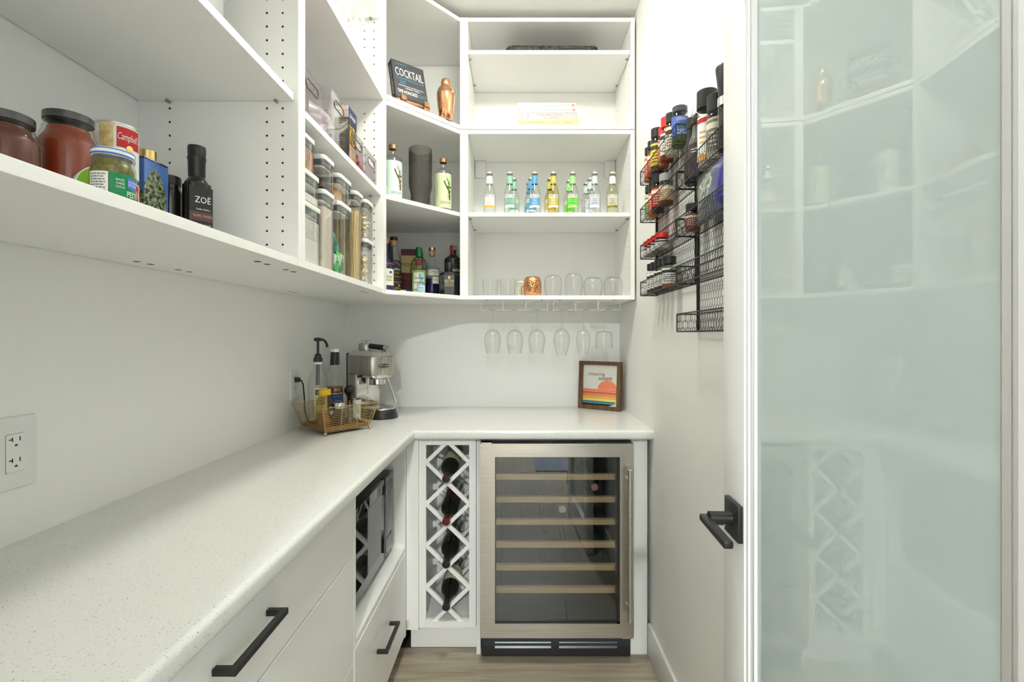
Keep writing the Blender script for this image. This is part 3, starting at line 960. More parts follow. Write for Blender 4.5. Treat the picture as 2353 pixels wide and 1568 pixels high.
M_can = mat('tin_metal', (0.62, 0.61, 0.58), 0.3, 1.0)
def soup_can(lbl, x, y, z):
    t = thing('soup_can', lbl, 'can', (x, y, z), to_cam(x, y), 'stacked soup cans')
    R, h = 0.0320, 0.0970
    B().lathe([(0, 0.002), (R - 0.002, 0.002), (R + 0.0008, 0), (R + 0.0008, 0.003), (R, 0.004), (R, h - 0.004), (R + 0.0008, h - 0.003), (R + 0.0008, h), (R - 0.001, h), (R - 0.002, h - 0.003), (0, h - 0.003)], 36).obj('can_body', M_can, t, smooth=30)
    lb = B().patch(R + 0.0003, 0.0045, h - 0.0045, -1.7, 1.7, 36).obj('label', wht, t)
    band(t, R, 0.054, 0.090, 0.62, 0.62, red, 'label_band')
    noodle = noise_color(mat('soup_picture', (0.7, 0.5, 0.2), 0.5), [(0.35, (0.62, 0.42, 0.14)), (0.55, (0.80, 0.66, 0.38)), (0.75, (0.78, 0.25, 0.05))], nscale=60)
    band(t, R, 0.018, 0.096, -0.46, 0.34, noodle, 'label_picture')
    tb = B()
    text(tb, "Campbell's", 0.037, 0.017, on_cyl(R + 0.0012, 0.072, 0.60), shear=0.25)
    tb.obj('lettering', M_inkw, lb, smooth=0)
    tb = B()
    for s, w, hh, z in (('CHICKEN', 0.026, 0.0065, 0.042), ('WITH RICE', 0.028, 0.0065, 0.031), ('SOUP', 0.014, 0.0045, 0.019)):
        text(tb, s, w, hh, on_cyl(R + 0.0009, z, 0.55))
    tb.obj('lettering', blk, lb, smooth=0)
    s_ = B().lathe([(0, 0), (0.0055, 0), (0.0055, 0.0003), (0, 0.0004)], 20).obj('seal', M_brass, t)
    s_.location = ((R + 0.0012) * math.sin(0.58), -(R + 0.0012) * math.cos(0.58), 0.054)
    s_.rotation_euler = (pi / 2, 0, 0.58)
    return t
soup_can('white and red chicken soup can, the upper of two stacked cans', -0.727, 0.875, ZS + 0.0973)
soup_can('white and red soup can underneath another can, behind the pesto jar', -0.727, 0.875, ZS)

t = thing('pesto_jar', 'small green pesto jar with a white and blue lid', 'jar', (-0.580, 0.692, ZS), to_cam(-0.58, 0.692, 6))
M_pesto = noise_color(mat('pesto', (0.15, 0.15, 0.02), 0.3), [(0.35, (0.09, 0.09, 0.012)), (0.65, (0.23, 0.20, 0.04))], nscale=220)
vessel(t, 0.0262, 0.0235, 0.072, 0.054, 0.066, G_clear, 'jar_body')
B().lathe([(0, 0.003), (0.0245, 0.003)] + shoulder(0.0245, 0.021, 0.053, 0.065) + [(0, 0.065)], 28).obj('pesto', M_pesto, t, smooth=50)
cap(t, 0.0248, 0.070, 0.080, wht, 'lid')
B().patch(0.0251, 0.0705, 0.0730, -pi, pi, 40).obj('lid_stripe', blue, t)
B().patch(0.0251, 0.0775, 0.0790, -pi, pi, 40).obj('lid_stripe', blue, t)
label(t, 0.0262, 0.004, 0.045, 0.45, 0.72, green, [('PESTO', 0.020, 0.008, 0.018, 0.42, M_inkw), ('BASIL', 0.010, 0.003, 0.036, -0.25, M_inkw), ('CHEESE', 0.010, 0.003, 0.031, -0.25, M_inkw), ('OLIVE OIL', 0.011, 0.003, 0.026, -0.25, M_inkw)])
lb = label(t, 0.0262, 0.004, 0.045, -0.80, 0.50, wht)
print_lines(B(), 0.021, 0.034, 9, on_cyl(0.0271, 0.026, -0.80), 5).obj('fine_print', flat('ink_grey2', 90, 90, 90), lb, smooth=0)
b_ = band(t, 0.0262, 0.026, 0.041, 0.86, 0.33, blue, 'brand_panel')
text(tb := B(), 'DE CECCO', 0.0150, 0.0075, on_cyl(0.0274, 0.0335, 0.84))
tb.obj('lettering', M_inkw, b_, smooth=0)

x, y = -0.622, 0.730
t = thing('dip_tub', 'round tub with a green and white lid standing on edge behind the pesto jar', 'tub', (x, y, ZS), to_cam(x, y, 14))
R = 0.0365
B().cyl((0, 0.0, R), (0, 0.022, R), R, 40).obj('tub_body', wht, t)
B().add([(R * 0.93 * math.cos(a * pi / 20), -0.0004, R + 0.004 + R * 0.82 * math.sin(a * pi / 20)) for a in range(21)], [tuple(range(21))]).obj('lid_print', flat('lime_print', 126, 190, 40), t, smooth=0)
tb = text(B(), 'mango', 0.050, 0.013, on_flat(0.0, -0.0008, R + 0.001))
tb.obj('lettering', flat('orange_print', 190, 130, 30), t, smooth=0)
tb = text(B(), 'garlic', 0.034, 0.010, on_flat(0.006, -0.0008, R - 0.014))
tb.obj('lettering', blk, t, smooth=0)

# olive oil tin with a tree printed on a blue face
M_treeprint = mat('tree_print', (0.1, 0.2, 0.6), 0.25)
n, l = nodes(M_treeprint)
tc = n.new('ShaderNodeTexCoord')
nz = n.new('ShaderNodeTexNoise'); nz.inputs['Scale'].default_value = 26; nz.inputs['Detail'].default_value = 8
sp = n.new('ShaderNodeSeparateXYZ')
def mth(op, a=None, b=None, va=None, vb=None):
    k = n.new('ShaderNodeMath'); k.operation = op
    if a is not None: l.new(a, k.inputs[0])
    if b is not None: l.new(b, k.inputs[1])
    if va is not None: k.inputs[0].default_value = va
    if vb is not None: k.inputs[1].default_value = vb
    return k.outputs[0]
l.new(tc.outputs['Object'], sp.inputs[0]); l.new(tc.outputs['Object'], nz.inputs['Vector'])
yy = mth('MULTIPLY', mth('ADD', sp.outputs['Y'], vb=0.005), vb=1 / 0.034)
zz = mth('MULTIPLY', mth('ADD', sp.outputs['Z'], vb=-0.075), vb=1 / 0.075)
rr = mth('ADD', mth('MULTIPLY', yy, yy), mth('MULTIPLY', zz, zz))
edge_ = mth('ADD', rr, mth('MULTIPLY', mth('SUBTRACT', nz.outputs['Fac'], vb=0.5), vb=1.6))
mask = mth('LESS_THAN', edge_, vb=0.8)
leaf = n.new('ShaderNodeValToRGB')
leaf.color_ramp.elements[0].position = 0.38; leaf.color_ramp.elements[0].color = (0.01, 0.022, 0.008, 1)
leaf.color_ramp.elements[1].position = 0.68; leaf.color_ramp.elements[1].color = (0.34, 0.42, 0.24, 1)
nz2 = n.new('ShaderNodeTexNoise'); nz2.inputs['Scale'].default_value = 160; nz2.inputs['Detail'].default_value = 4
l.new(tc.outputs['Object'], nz2.inputs['Vector']); l.new(nz2.outputs['Fac'], leaf.inputs[0])
mx = n.new('ShaderNodeMix'); mx.data_type = 'RGBA'
mx.inputs[6].default_value = (0.085, 0.19, 0.55, 1)
l.new(mask, mx.inputs[0]); l.new(leaf.outputs[0], mx.inputs[7])
l.new(mx.outputs[2], n['Principled BSDF'].inputs['Base Color'])
t = thing('olive_oil_tin', 'tall blue olive oil tin printed with a tree, gold cap on top', 'tin', (-0.7360, 0.9575, ZS))
B().box(-0.021, 0.021, -0.0325, 0.0325, 0, 0.160).obj('tin_body', M_treeprint, t, bevel=0.003)
B().box(-0.0205, 0.0205, -0.032, 0.032, 0.1602, 0.163).obj('tin_rim', M_chrome, t, bevel=0.001)
cap(t, 0.0155, 0.163, 0.184, M_brass).location = (0, 0.002, 0)

t = thing('dark_jar', 'dark glass jar with black lid between the oil tin and truffle oil', 'jar', (-0.742, 1.030, ZS), to_cam(-0.742, 1.03))
M_dkgl = mat('dark_bottle_glass', (0.012, 0.008, 0.006), 0.06, spec=0.7)
vessel(t, 0.0225, 0.019, 0.140, 0.12, 0.134, M_dkgl, 'jar_body')
cap(t, 0.0205, 0.137, 0.156, M_blackp, 'lid')
t = thing('truffle_oil_bottle', 'slim dark truffle oil bottle with a black neck sleeve', 'bottle', (-0.688, 1.035, ZS), to_cam(-0.688, 1.035, 20))
B().prism(roundrect(0.045, 0.045, 0.010), 0, 0.140).obj('bottle_body', M_dkgl, t)
B().lathe([(0.022, 0.140)] + shoulder(0.0225, 0.0145, 0.141, 0.158) + [(0.0145, 0.17)], 28).obj('bottle_neck', M_dkgl, t)
B().lathe([(0.0148, 0.156), (0.0158, 0.158), (0.0165, 0.192), (0.0175, 0.194), (0.0178, 0.198), (0.0165, 0.199), (0.0172, 0.216), (0.0165, 0.222), (0, 0.222)], 28).obj('neck_sleeve', M_blackp, t, smooth=30)
lb = B().box(-0.0222, 0.0222, -0.0232, -0.0226, 0.012, 0.132).obj('label', flat('label_charcoal', 32, 30, 32), t)
bd = B().box(-0.0222, 0.0222, -0.0235, -0.0232, 0.060, 0.079).obj('label_band', flat('label_plum', 84, 54, 52), t)
tb = B(); text(tb, 'ZOË', 0.030, 0.016, on_flat(0.003, -0.0237, 0.106)); text(tb, "huile d'olive", 0.026, 0.004, on_flat(0.004, -0.0237, 0.085)); text(tb, 'truffle olive oil', 0.024, 0.0035, on_flat(0.005, -0.0237, 0.052))
tb.obj('lettering', M_inkw, lb, smooth=0)
tb = text(B(), 'TRUFFE | TRUFFLE', 0.036, 0.0065, on_flat(0.002, -0.0240, 0.0695)); tb.obj('lettering', flat('label_pink', 200, 165, 160), bd, smooth=0)
B().sphere((0.008, -0.0232, 0.032), 0.006, 10, 6, 1, 0.1, 0.7).sphere((0.014, -0.0232, 0.030), 0.004, 8, 6, 1, 0.1, 0.9).obj('label_picture', flat('truffle_print', 190, 160, 130), lb)

# --- grey bin on the near cabinet's upper shelf
def open_bin(par, w, d, h, th, m, slot=None, name='bin_body', slot_m=None):
    """open box: w along x (front faces +x ... built facing -y), slot = (width, height, z) stadium hole in the front"""
    b = B()
    b.box(-w / 2, w / 2, -d / 2, d / 2, 0, th)
    b.box(-w / 2, -w / 2 + th, -d / 2 + th, d / 2, th, h)
    b.box(w / 2 - th, w / 2, -d / 2 + th, d / 2, th, h)
    b.box(-w / 2 + th, w / 2 - th, d / 2 - th, d / 2, th, h)
    if not slot:
        b.box(-w / 2, w / 2, -d / 2, -d / 2 + th, th, h)
        return b.obj(name, m, par, smooth=0)
    sw, sh, sz = slot
    N = 48
    inner, outer = [], []
    r = sh / 2
    hx, zmid, hz = w / 2, (th + h) / 2, (h - th) / 2
    for i in range(N):
        a = 2 * pi * i / N
        c, s = math.cos(a), math.sin(a)
        inner.append(((sw / 2 - r) * (1 if c > 0 else -1) + r * c if abs(c) > 1e-9 else 0, sz + r * s))
        k = 1 / max(abs(c) / hx, abs(s) / hz)
        outer.append((c * k, zmid + s * k))
    for k in range(4):
        q = min(range(N), key=lambda i: (outer[i][0] - (hx if k in (0, 3) else -hx)) ** 2 + (outer[i][1] - (h if k < 2 else th)) ** 2)
        outer[q] = (hx if k in (0, 3) else -hx, h if k < 2 else th)
    vs = []
    for yv in (-d / 2, -d / 2 + th):
        vs += [(x, yv, z) for x, z in outer] + [(x, yv, z) for x, z in inner]
    fs = []
    for i in range(N):
        j = (i + 1) % N
        fs += [(i, j, N + j, N + i), (2 * N + j, 2 * N + i, 3 * N + i, 3 * N + j), (N + i, N + j, 3 * N + j, 3 * N + i), (j, i, 2 * N + i, 2 * N + j)]
    b.add(vs, fs)
    o = b.obj(name, m, par, smooth=0)
    if slot_m:
        pts = [(x, -d / 2 - 0.0006, z) for x, z in inner]
        B().tube(pts, 0.0013, 6, True).obj('handle_rim', slot_m, o)
    return o
t = thing('storage_bin', 'grey translucent bin on the upper shelf of the near cabinet', 'bin', (-0.745, 0.870, Z2L), pi / 2)
open_bin(t, 0.36, 0.21, 0.16, 0.003, mat('grey_plastic', (0.42, 0.42, 0.43), 0.3))
B().tube([(-0.18, -0.105, 0.16), (0.18, -0.105, 0.16), (0.18, 0.105, 0.16), (-0.18, 0.105, 0.16)], 0.003, 6, True).obj('rim', mat('grey_plastic', (0.5, 0.5, 0.5)), t)

# ------------------------------------------------------------------ pop-top food containers
M_seal = mat('silicone_grey', (0.16, 0.165, 0.18), 0.4)
M_popw = mat('pop_lid_white', (0.85, 0.85, 0.84), 0.3)
def pop(lbl, x, y, z, w, d, h, seal_m=M_seal):
    """pop container; w along the wall (y), d across; front faces +x"""
    t = thing('food_container', lbl, 'container', (x, y, z), pi / 2, 'pop-lid food containers')
    P = roundrect(w, d, 0.012)
    n_ = len(P)
    b = B()
    hb = h - 0.014
    Pi = roundrect(w - 0.004, d - 0.004, 0.010)
    # outside and inside walls of the clear body
    b.add([(p[0], p[1], 0.0) for p in P] + [(p[0], p[1], hb) for p in P] + [(p[0], p[1], 0.003) for p in Pi] + [(p[0], p[1], hb) for p in Pi],
          [tuple(reversed(range(n_)))] + [(i, (i + 1) % n_, n_ + (i + 1) % n_, n_ + i) for i in range(n_)] +
          [tuple(range(2 * n_, 3 * n_))] + [(2 * n_ + (i + 1) % n_, 2 * n_ + i, 3 * n_ + i, 3 * n_ + (i + 1) % n_) for i in range(n_)])
    b.obj('clear_body', G_box, t, smooth=40)
    B().prism(roundrect(w - 0.005, d - 0.005, 0.010), hb - 0.014, hb + 0.0005).obj('seal', seal_m, t)
    B().prism(roundrect(w - 0.014, d - 0.014, 0.010), hb - 0.020, hb - 0.0142).obj('lid_plug', M_popw, t)
    B().prism(roundrect(w + 0.002, d + 0.002, 0.013), hb + 0.0006, h).obj('lid', M_popw, t, bevel=0.002)
    pb = B().lathe([(0.016, 0), (0.016, 0.0012), (0.015, 0.002), (0, 0.002)], 24).obj('push_button', M_popw, t)
    pb.location = (0, 0, h)
    return t
def pop_fill(t, w, d, z0, z1, m, name='contents'):
    return B().prism(roundrect(w - 0.006, d - 0.006, 0.009), z0, z1).obj(name, m, t)
xf = -0.530                        # front faces sit just behind the cabinet edge
M_flour = mat('white_flour', (0.86, 0.85, 0.82), 0.9)
M_oat = noise_color(mat('oat_flour', (0.7, 0.62, 0.52), 0.9), [(0.3, (0.62, 0.54, 0.45)), (0.7, (0.78, 0.71, 0.62))], nscale=300)
M_brown = noise_color(mat('brown_pasta', (0.5, 0.25, 0.13), 0.7), [(0.3, (0.33, 0.15, 0.08)), (0.7, (0.62, 0.36, 0.22))], nscale=110)
M_dark = noise_color(mat('dark_nuts', (0.1, 0.05, 0.04), 0.7), [(0.35, (0.03, 0.015, 0.012)), (0.7, (0.16, 0.08, 0.06))], nscale=120)
M_sugar = noise_color(mat('sugar', (0.75, 0.73, 0.70), 0.8), [(0.3, (0.62, 0.60, 0.58)), (0.7, (0.82, 0.81, 0.79))], nscale=90)
c = pop('clear container of white flour at the bottom beside the panel, smaller one stacked on it', xf - 0.06, 1.242, ZS, 0.122, 0.12, 0.156)
pop_fill(c, 0.122, 0.12, 0.003, 0.066, M_flour); pop_fill(c, 0.122, 0.12, 0.0665, 0.115, M_sugar)
c = pop('short clear container of white sugar stacked on the flour container', xf - 0.06, 1.240, ZS + 0.1585, 0.118, 0.116, 0.080)
pop_fill(c, 0.118, 0.116, 0.003, 0.022, M_flour)
c = pop('clear container of brown dried pasta on top of the left stack', xf - 0.06, 1.232, ZS + 0.2410, 0.105, 0.105, 0.092)
pop_fill(c, 0.105, 0.105, 0.003, 0.055, M_brown)
c = pop('tall clear container of pale oat flour with a shorter one on top', xf - 0.045, 1.3625, ZS, 0.078, 0.09, 0.222)
pop_fill(c, 0.078, 0.09, 0.003, 0.175, M_oat)
c = pop('short clear container of dark nuts stacked above the oat flour', xf - 0.045, 1.361, ZS + 0.2245, 0.078, 0.09, 0.092)
pop_fill(c, 0.078, 0.09, 0.003, 0.018, M_dark)
cg = pop('tall clear container stuffed with green snack packets', xf - 0.06, 1.492, ZS, 0.104, 0.12, 0.222)
co = pop('short clear container of orange packets stacked above the green snack packets', xf - 0.06, 1.492, ZS + 0.2245, 0.104, 0.12, 0.080)
cs = pop('tallest clear container, filled with long spaghetti', xf - 0.04, 1.624, ZS, 0.072, 0.08, 0.297)
cr = pop('short clear container of rigatoni under the shell pasta container', xf - 0.045, 1.735, ZS, 0.085, 0.09, 0.160)
cp_ = pop('clear container of shell pasta stacked above the rigatoni', xf - 0.045, 1.735, ZS + 0.1625, 0.085, 0.09, 0.136)
# spaghetti
b = B()
M_spag = mat('spaghetti', (0.86, 0.70, 0.38), 0.5)
for i in range(300):
    x, y = random.uniform(-0.030, 0.030), random.uniform(-0.034, 0.034)
    x2, y2 = max(-0.031, min(0.031, x + random.gauss(0, 0.006))), max(-0.035, min(0.035, y + random.gauss(0, 0.006)))
    b.cyl((x, y, 0.004), (x2, y2, 0.235 + random.uniform(-0.012, 0.008)), 0.0011, 4)
stuff(b.obj('spaghetti', M_spag, cs))
# rigatoni and shells
M_pasta = mat('pale_pasta', (0.86, 0.74, 0.52), 0.55)
b = B()
for i in range(46):
    c_ = Vector((random.uniform(-0.028, 0.028), random.uniform(-0.031, 0.031), 0.014 + 0.088 * i / 46))
    v = Vector((random.gauss(0, 1), random.gauss(0, 0.6), random.gauss(0, 0.9))).normalized() * 0.010
    b.cyl(c_ - v, c_ + v, 0.0065, 9)
stuff(b.obj('rigatoni', M_pasta, cr))
b = B()
for i in range(70):
    b.sphere((random.uniform(-0.029, 0.029), random.uniform(-0.032, 0.032), 0.012 + 0.082 * i / 70), 0.009, 8, 6, random.uniform(0.7, 1.3), random.uniform(0.6, 1.2), random.uniform(0.5, 0.9))
stuff(b.obj('shell_pasta', mat('shell_pasta', (0.86, 0.76, 0.58), 0.55), cp_))
# crinkled packets
def packet(name, lbl, cat, loc, rz, w, h, th, m, tilt=0.0, trim=None, group=None, amp=0.004, lean=0.0):
    """pillow bag: two bulged faces with crimped ends"""
    t = thing(name, lbl, cat, loc, rz, group)
    t.rotation_euler = (math.radians(lean), math.radians(tilt), rz)
    nx, nz_ = 10, 14
    vs = []
    rnd = random.Random(hash((loc, w)) % 9999)
    for side in (-1, 1):
        for j in range(nz_ + 1):
            for i in range(nx + 1):
                u, v = i / nx, j / nz_
                k = (math.sin(pi * u) ** 0.5) * (math.sin(pi * v) ** 0.45) if 0 < u < 1 and 0 < v < 1 else 0
                inner = 0 < i < nx and 0 < j < nz_
                vs.append(((u - 0.5) * w + (rnd.uniform(-1, 1) * amp * 0.5 if inner else 0), side * (th / 2 * k) + (rnd.uniform(-amp, amp) * k * 0.6 if inner else 0), v * h))
    fs = []
    m_ = (nx + 1) * (nz_ + 1)
    for j in range(nz_):
        for i in range(nx):
            a = j * (nx + 1) + i
            fs.append((a, a + 1, a + nx + 2, a + nx + 1))
            fs.append((m_ + a + 1, m_ + a, m_ + a + nx + 1, m_ + a + nx + 2))
    b = B().add(vs, fs)
    me_o = b.obj('bag', m, t, smooth=60)
    if trim:
        zb = h * 0.94
        B().box(-w / 2, w / 2, -0.0012, 0.0012, zb, h + 0.002).obj('crimped_seal', trim, t)
    return t
M_gp = noise_color(mat('green_foil', (0.03, 0.42, 0.10), 0.22, 0.0, coat=0.7), [(0.40, (0.015, 0.26, 0.07)), (0.52, (0.10, 0.62, 0.12)), (0.60, (0.75, 0.80, 0.74)), (0.72, (0.03, 0.36, 0.22))], nscale=38, detail=1.0)
M_tp = noise_color(mat('teal_foil', (0.02, 0.32, 0.25), 0.22, coat=0.7), [(0.42, (0.01, 0.20, 0.16)), (0.56, (0.03, 0.42, 0.33)), (0.66, (0.78, 0.82, 0.80))], nscale=30, detail=1.0)
M_op = noise_color(mat('orange_packet', (0.8, 0.3, 0.08), 0.4), [(0.40, (0.75, 0.62, 0.42)), (0.52, (0.82, 0.35, 0.08)), (0.66, (0.85, 0.62, 0.12))], nscale=30, detail=1.0)
M_rp = flat('red_foil', 190, 40, 24, 0.3)
gx, gy = xf - 0.06, 1.492
packet('snack_packet', 'teal and white snack packet standing upright in the clear container, left', 'packet', (gx + 0.022, gy - 0.022, ZS + 0.055), pi / 2 + 0.15, 0.050, 0.085, 0.022, M_tp, tilt=4)
packet('snack_packet', 'teal snack packet leaning in the clear container, uppermost', 'packet', (gx + 0.020, gy + 0.022, ZS + 0.062), pi / 2 - 0.2, 0.046, 0.070, 0.020, M_tp, tilt=-22)
packet('snack_packet', 'bright green snack packet lying at the bottom of the clear container', 'packet', (gx + 0.032, gy + 0.012, ZS + 0.006), pi / 2, 0.060, 0.075, 0.024, M_gp, tilt=5)
packet('snack_packet', 'green snack packet in the lower left of the clear container', 'packet', (gx + 0.036, gy - 0.026, ZS + 0.004), pi / 2 + 0.1, 0.042, 0.062, 0.018, M_gp, tilt=-6)
packet('snack_packet', 'red snack packet behind the green ones in the clear container', 'packet', (gx - 0.005, gy + 0.005, ZS + 0.006), pi / 2, 0.080, 0.125, 0.016, M_rp)
packet('snack_packet', 'orange and cream packet in the short container above the green snacks', 'packet', (gx + 0.028, gy + 0.012, ZS + 0.229), pi / 2, 0.062, 0.046, 0.020, M_op, tilt=5)
packet('snack_packet', 'orange packet at the left of the short upper container', 'packet', (gx + 0.024, gy - 0.030, ZS + 0.229), pi / 2 + 0.2, 0.030, 0.050, 0.014, flat('orange_foil', 220, 110, 50, 0.3), tilt=3)

# ------------------------------------------------------------------ acrylic bins on the shelf above
M_rim = mat('acrylic_rim', (0.06, 0.05, 0.055), 0.2)
def acrylic(lbl, y0, y1, h, depth=0.30):
    t = thing('acrylic_bin', lbl, 'bin', (xf - depth / 2, (y0 + y1) / 2, Z2), pi / 2, 'clear acrylic pantry bins')
    o = open_bin(t, y1 - y0, depth, h, 0.0028, G_acryl, slot=(min(0.075, (y1 - y0) * 0.62), 0.024, h - 0.032), slot_m=M_rim)
    hw_, hd_ = (y1 - y0) / 2, depth / 2
    B().tube([(-hw_, -hd_, h), (hw_, -hd_, h), (hw_, hd_, h), (-hw_, hd_, h)], 0.0016, 6, True).obj('rim', G_acryl, t)
    return t
acrylic('clear acrylic bin of orange packs beside the cabinet panel', 1.176, 1.312, 0.112)
acrylic('larger clear acrylic bin holding a crumpled grey bag', 1.352, 1.508, 0.148)
acrylic('small clear acrylic bin holding the dark macaroni box', 1.535, 1.660, 0.104)
acrylic('small clear acrylic bin of red packs at the right end of the shelf', 1.674, 1.815, 0.098)
def carton(lbl, loc, rz, w, d, h, m, extra=None):
    t = thing('carton', lbl, 'box', loc, rz)
    B().box(-w / 2, w / 2, -d / 2, d / 2, 0, h).obj('carton_body', m, t, bevel=0.001, seg=1)
    if extra:
        extra(t, w, d, h)
    return t
zb_ = Z2 + 0.0035
M_kraft = noise_color(mat('cream_carton', (0.72, 0.62, 0.44), 0.6), [(0.4, (0.62, 0.52, 0.36)), (0.62, (0.80, 0.72, 0.54))], nscale=30)
carton('tall cream carton standing in the left acrylic bin', (xf - 0.20, 1.232, zb_), pi / 2, 0.085, 0.05, 0.190, M_kraft)
M_orp = noise_color(mat('orange_pack', (0.82, 0.25, 0.12), 0.35), [(0.42, (0.80, 0.20, 0.09)), (0.58, (0.86, 0.50, 0.36)), (0.68, (0.86, 0.82, 0.76))], nscale=22, detail=1.0)
packet('snack_pouch', 'orange and white pouch at the front of the left acrylic bin', 'pouch', (xf - 0.05, 1.272, zb_), pi / 2, 0.055, 0.120, 0.030, M_orp)
packet('snack_pouch', 'pink pouch low in the left acrylic bin', 'pouch', (xf - 0.04, 1.218, zb_), pi / 2, 0.055, 0.075, 0.030, flat('pink_pouch', 226, 150, 130, 0.35))
packet('snack_pouch', 'red pouch between the two largest acrylic bins', 'pouch', (xf - 0.075, 1.332, Z2 + 0.001), pi / 2, 0.034, 0.075, 0.022, flat('red_pouch', 205, 62, 36, 0.35))
M_pl = noise_color(mat('grey_bag', (0.45, 0.43, 0.5), 0.3, coat=0.4), [(0.40, (0.32, 0.30, 0.37)), (0.60, (0.72, 0.71, 0.74))], nscale=14, detail=2.0, distort=1.5)
packet('food_bag', 'crumpled grey plastic bag in the larger acrylic bin', 'bag', (xf - 0.06, 1.430, zb_), pi / 2, 0.135, 0.108, 0.075, M_pl, amp=0.010)
def mac(t, w, d, h):
    B().box(-w / 2 - 0.0004, w / 2 + 0.0004, -d / 2 - 0.0005, -d / 2, h * 0.72, h).obj('print_panel', navy, t, smooth=0)
    B().box(-w / 2 - 0.0004, w / 2 + 0.0004, -d / 2 - 0.0005, -d / 2, 0, h * 0.20).obj('print_panel', flat('blue_foil', 60, 84, 150, 0.3), t, smooth=0)
    B().box(-w / 2 + 0.010, w / 2 - 0.006, -d / 2 - 0.0007, -d / 2, h * 0.10, h * 0.36).obj('noodle_picture', M_op, t, smooth=0)
    tb = text(B(), 'KD', 0.055, 0.060, on_flat(0.0, -d / 2 - 0.0009, h * 0.54)); tb.obj('lettering', yellow, t, smooth=0)
    tb = text(B(), 'DINNER', 0.055, 0.012, on_flat(0.0, -d / 2 - 0.0009, h * 0.86)); tb.obj('lettering', M_inkw, t, smooth=0)
    B().box(-w / 2 - 0.0006, -w / 2, -d / 2, d / 2, h * 0.80, h).obj('side_panel', wht, t, smooth=0)
    tb = B()
    for k in range(5):
        print_lines(tb, 0.026, 0.016, 2, lambda x, y, k=k: (-w / 2 - 0.0009, -x, h * (0.70 - 0.14 * k) + y), k)
    tb.obj('lettering', yellow, t, smooth=0)
carton('dark macaroni box with yellow letters standing in the small acrylic bin', (-0.572, 1.605, zb_), pi / 2, 0.078, 0.045, 0.186, flat('box_charcoal', 44, 40, 40), mac)
packet('snack_packet', 'red packet at the left of the end acrylic bin', 'packet', (xf - 0.04, 1.700, zb_), pi / 2, 0.046, 0.082, 0.018, M_rp)
packet('snack_packet', 'pink packet at the right of the end acrylic bin', 'packet', (xf - 0.045, 1.765, zb_), pi / 2, 0.055, 0.060, 0.022, flat('rose_foil', 214, 92, 92, 0.3))
t = thing('glass_jug', 'clear glass jug behind the end acrylic bin', 'jug', (-0.66, 1.735, Z2 + 0.0035), 0)
vessel(t, 0.040, 0.026, 0.165, 0.10, 0.135, G_clear, 'jug_body', lip=0.004)

# ------------------------------------------------------------------ white slatted basket in the top cabinet
t = thing('slatted_basket', 'white slatted plastic basket full of kraft bags in the top cabinet', 'basket', (-0.640, 1.415, Z3), 0)
M_bw = mat('basket_white', (0.86, 0.86, 0.86), 0.35)
w0, d0, w1_, d1_, hB = 0.42, 0.17, 0.50, 0.225, 0.125
def ring(w, d, z, r, name):
    return B().tube([(-d / 2, -w / 2, z), (d / 2, -w / 2, z), (d / 2, w / 2, z), (-d / 2, w / 2, z)], r, 6, True).obj(name, M_bw, t)
B().box(-d0 / 2, d0 / 2, -w0 / 2, w0 / 2, 0.0, 0.003).obj('base', M_bw, t)
ring(w0, d0, 0.010, 0.007, 'rail'); ring((w0 + w1_) / 2 + 0.008, (d0 + d1_) / 2 + 0.006, 0.072, 0.0055, 'rail'); ring(w1_, d1_, hB, 0.0065, 'rim')
for i in range(9):
    u = i / 8 - 0.5
    for sx in (-1, 1):
        B().bar((sx * d0 / 2, u * w0, 0.008), (sx * d1_ / 2, u * w1_, hB), 0.012, 0.003, up=(1, 0, 0)).obj('slat', M_bw, t, smooth=0)
for i in range(4):
    u = (i + 0.5) / 4 - 0.5
    for sy in (-1, 1):
        B().bar((u * d0, sy * w0 / 2, 0.008), (u * d1_, sy * w1_ / 2, hB), 0.012, 0.003, up=(0, 1, 0)).obj('slat', M_bw, t, smooth=0)
M_kbag = noise_color(mat('kraft_bag', (0.55, 0.42, 0.24), 0.6), [(0.40, (0.50, 0.37, 0.19)), (0.58, (0.68, 0.56, 0.36)), (0.72, (0.16, 0.28, 0.12))], nscale=24, detail=3)
for i, (yy, nm) in enumerate(((1.565, 'kraft paper bag at the right end of the white slatted basket'), (1.49, 'kraft paper bag second from the right in the white slatted basket'), (1.40, 'kraft paper bag third from the right in the white slatted basket'), (1.30, 'kraft paper bag deepest to the left in the white slatted basket'))):
    packet('kraft_bag', nm, 'bag', (-0.590, yy, Z3 + 0.0045), pi / 2 + 0.06 * (i % 2), 0.088, 0.096, 0.042, M_kbag, amp=0.004, lean=8)

# ------------------------------------------------------------------ corner cabinet, lower tier: liquor
def to_liquid(par, R, z0, z1, m):
    return B().lathe([(0, z0), (R - 0.003, z0), (R - 0.003, z1), (0, z1)], 28).obj('liquid', m, par)
M_whisky = mat('whisky', (0.20, 0.065, 0.012), 0.08, spec=0.5)
M_gingl = glass('pale_green_glass', (0.86, 0.91, 0.84), 0.55)
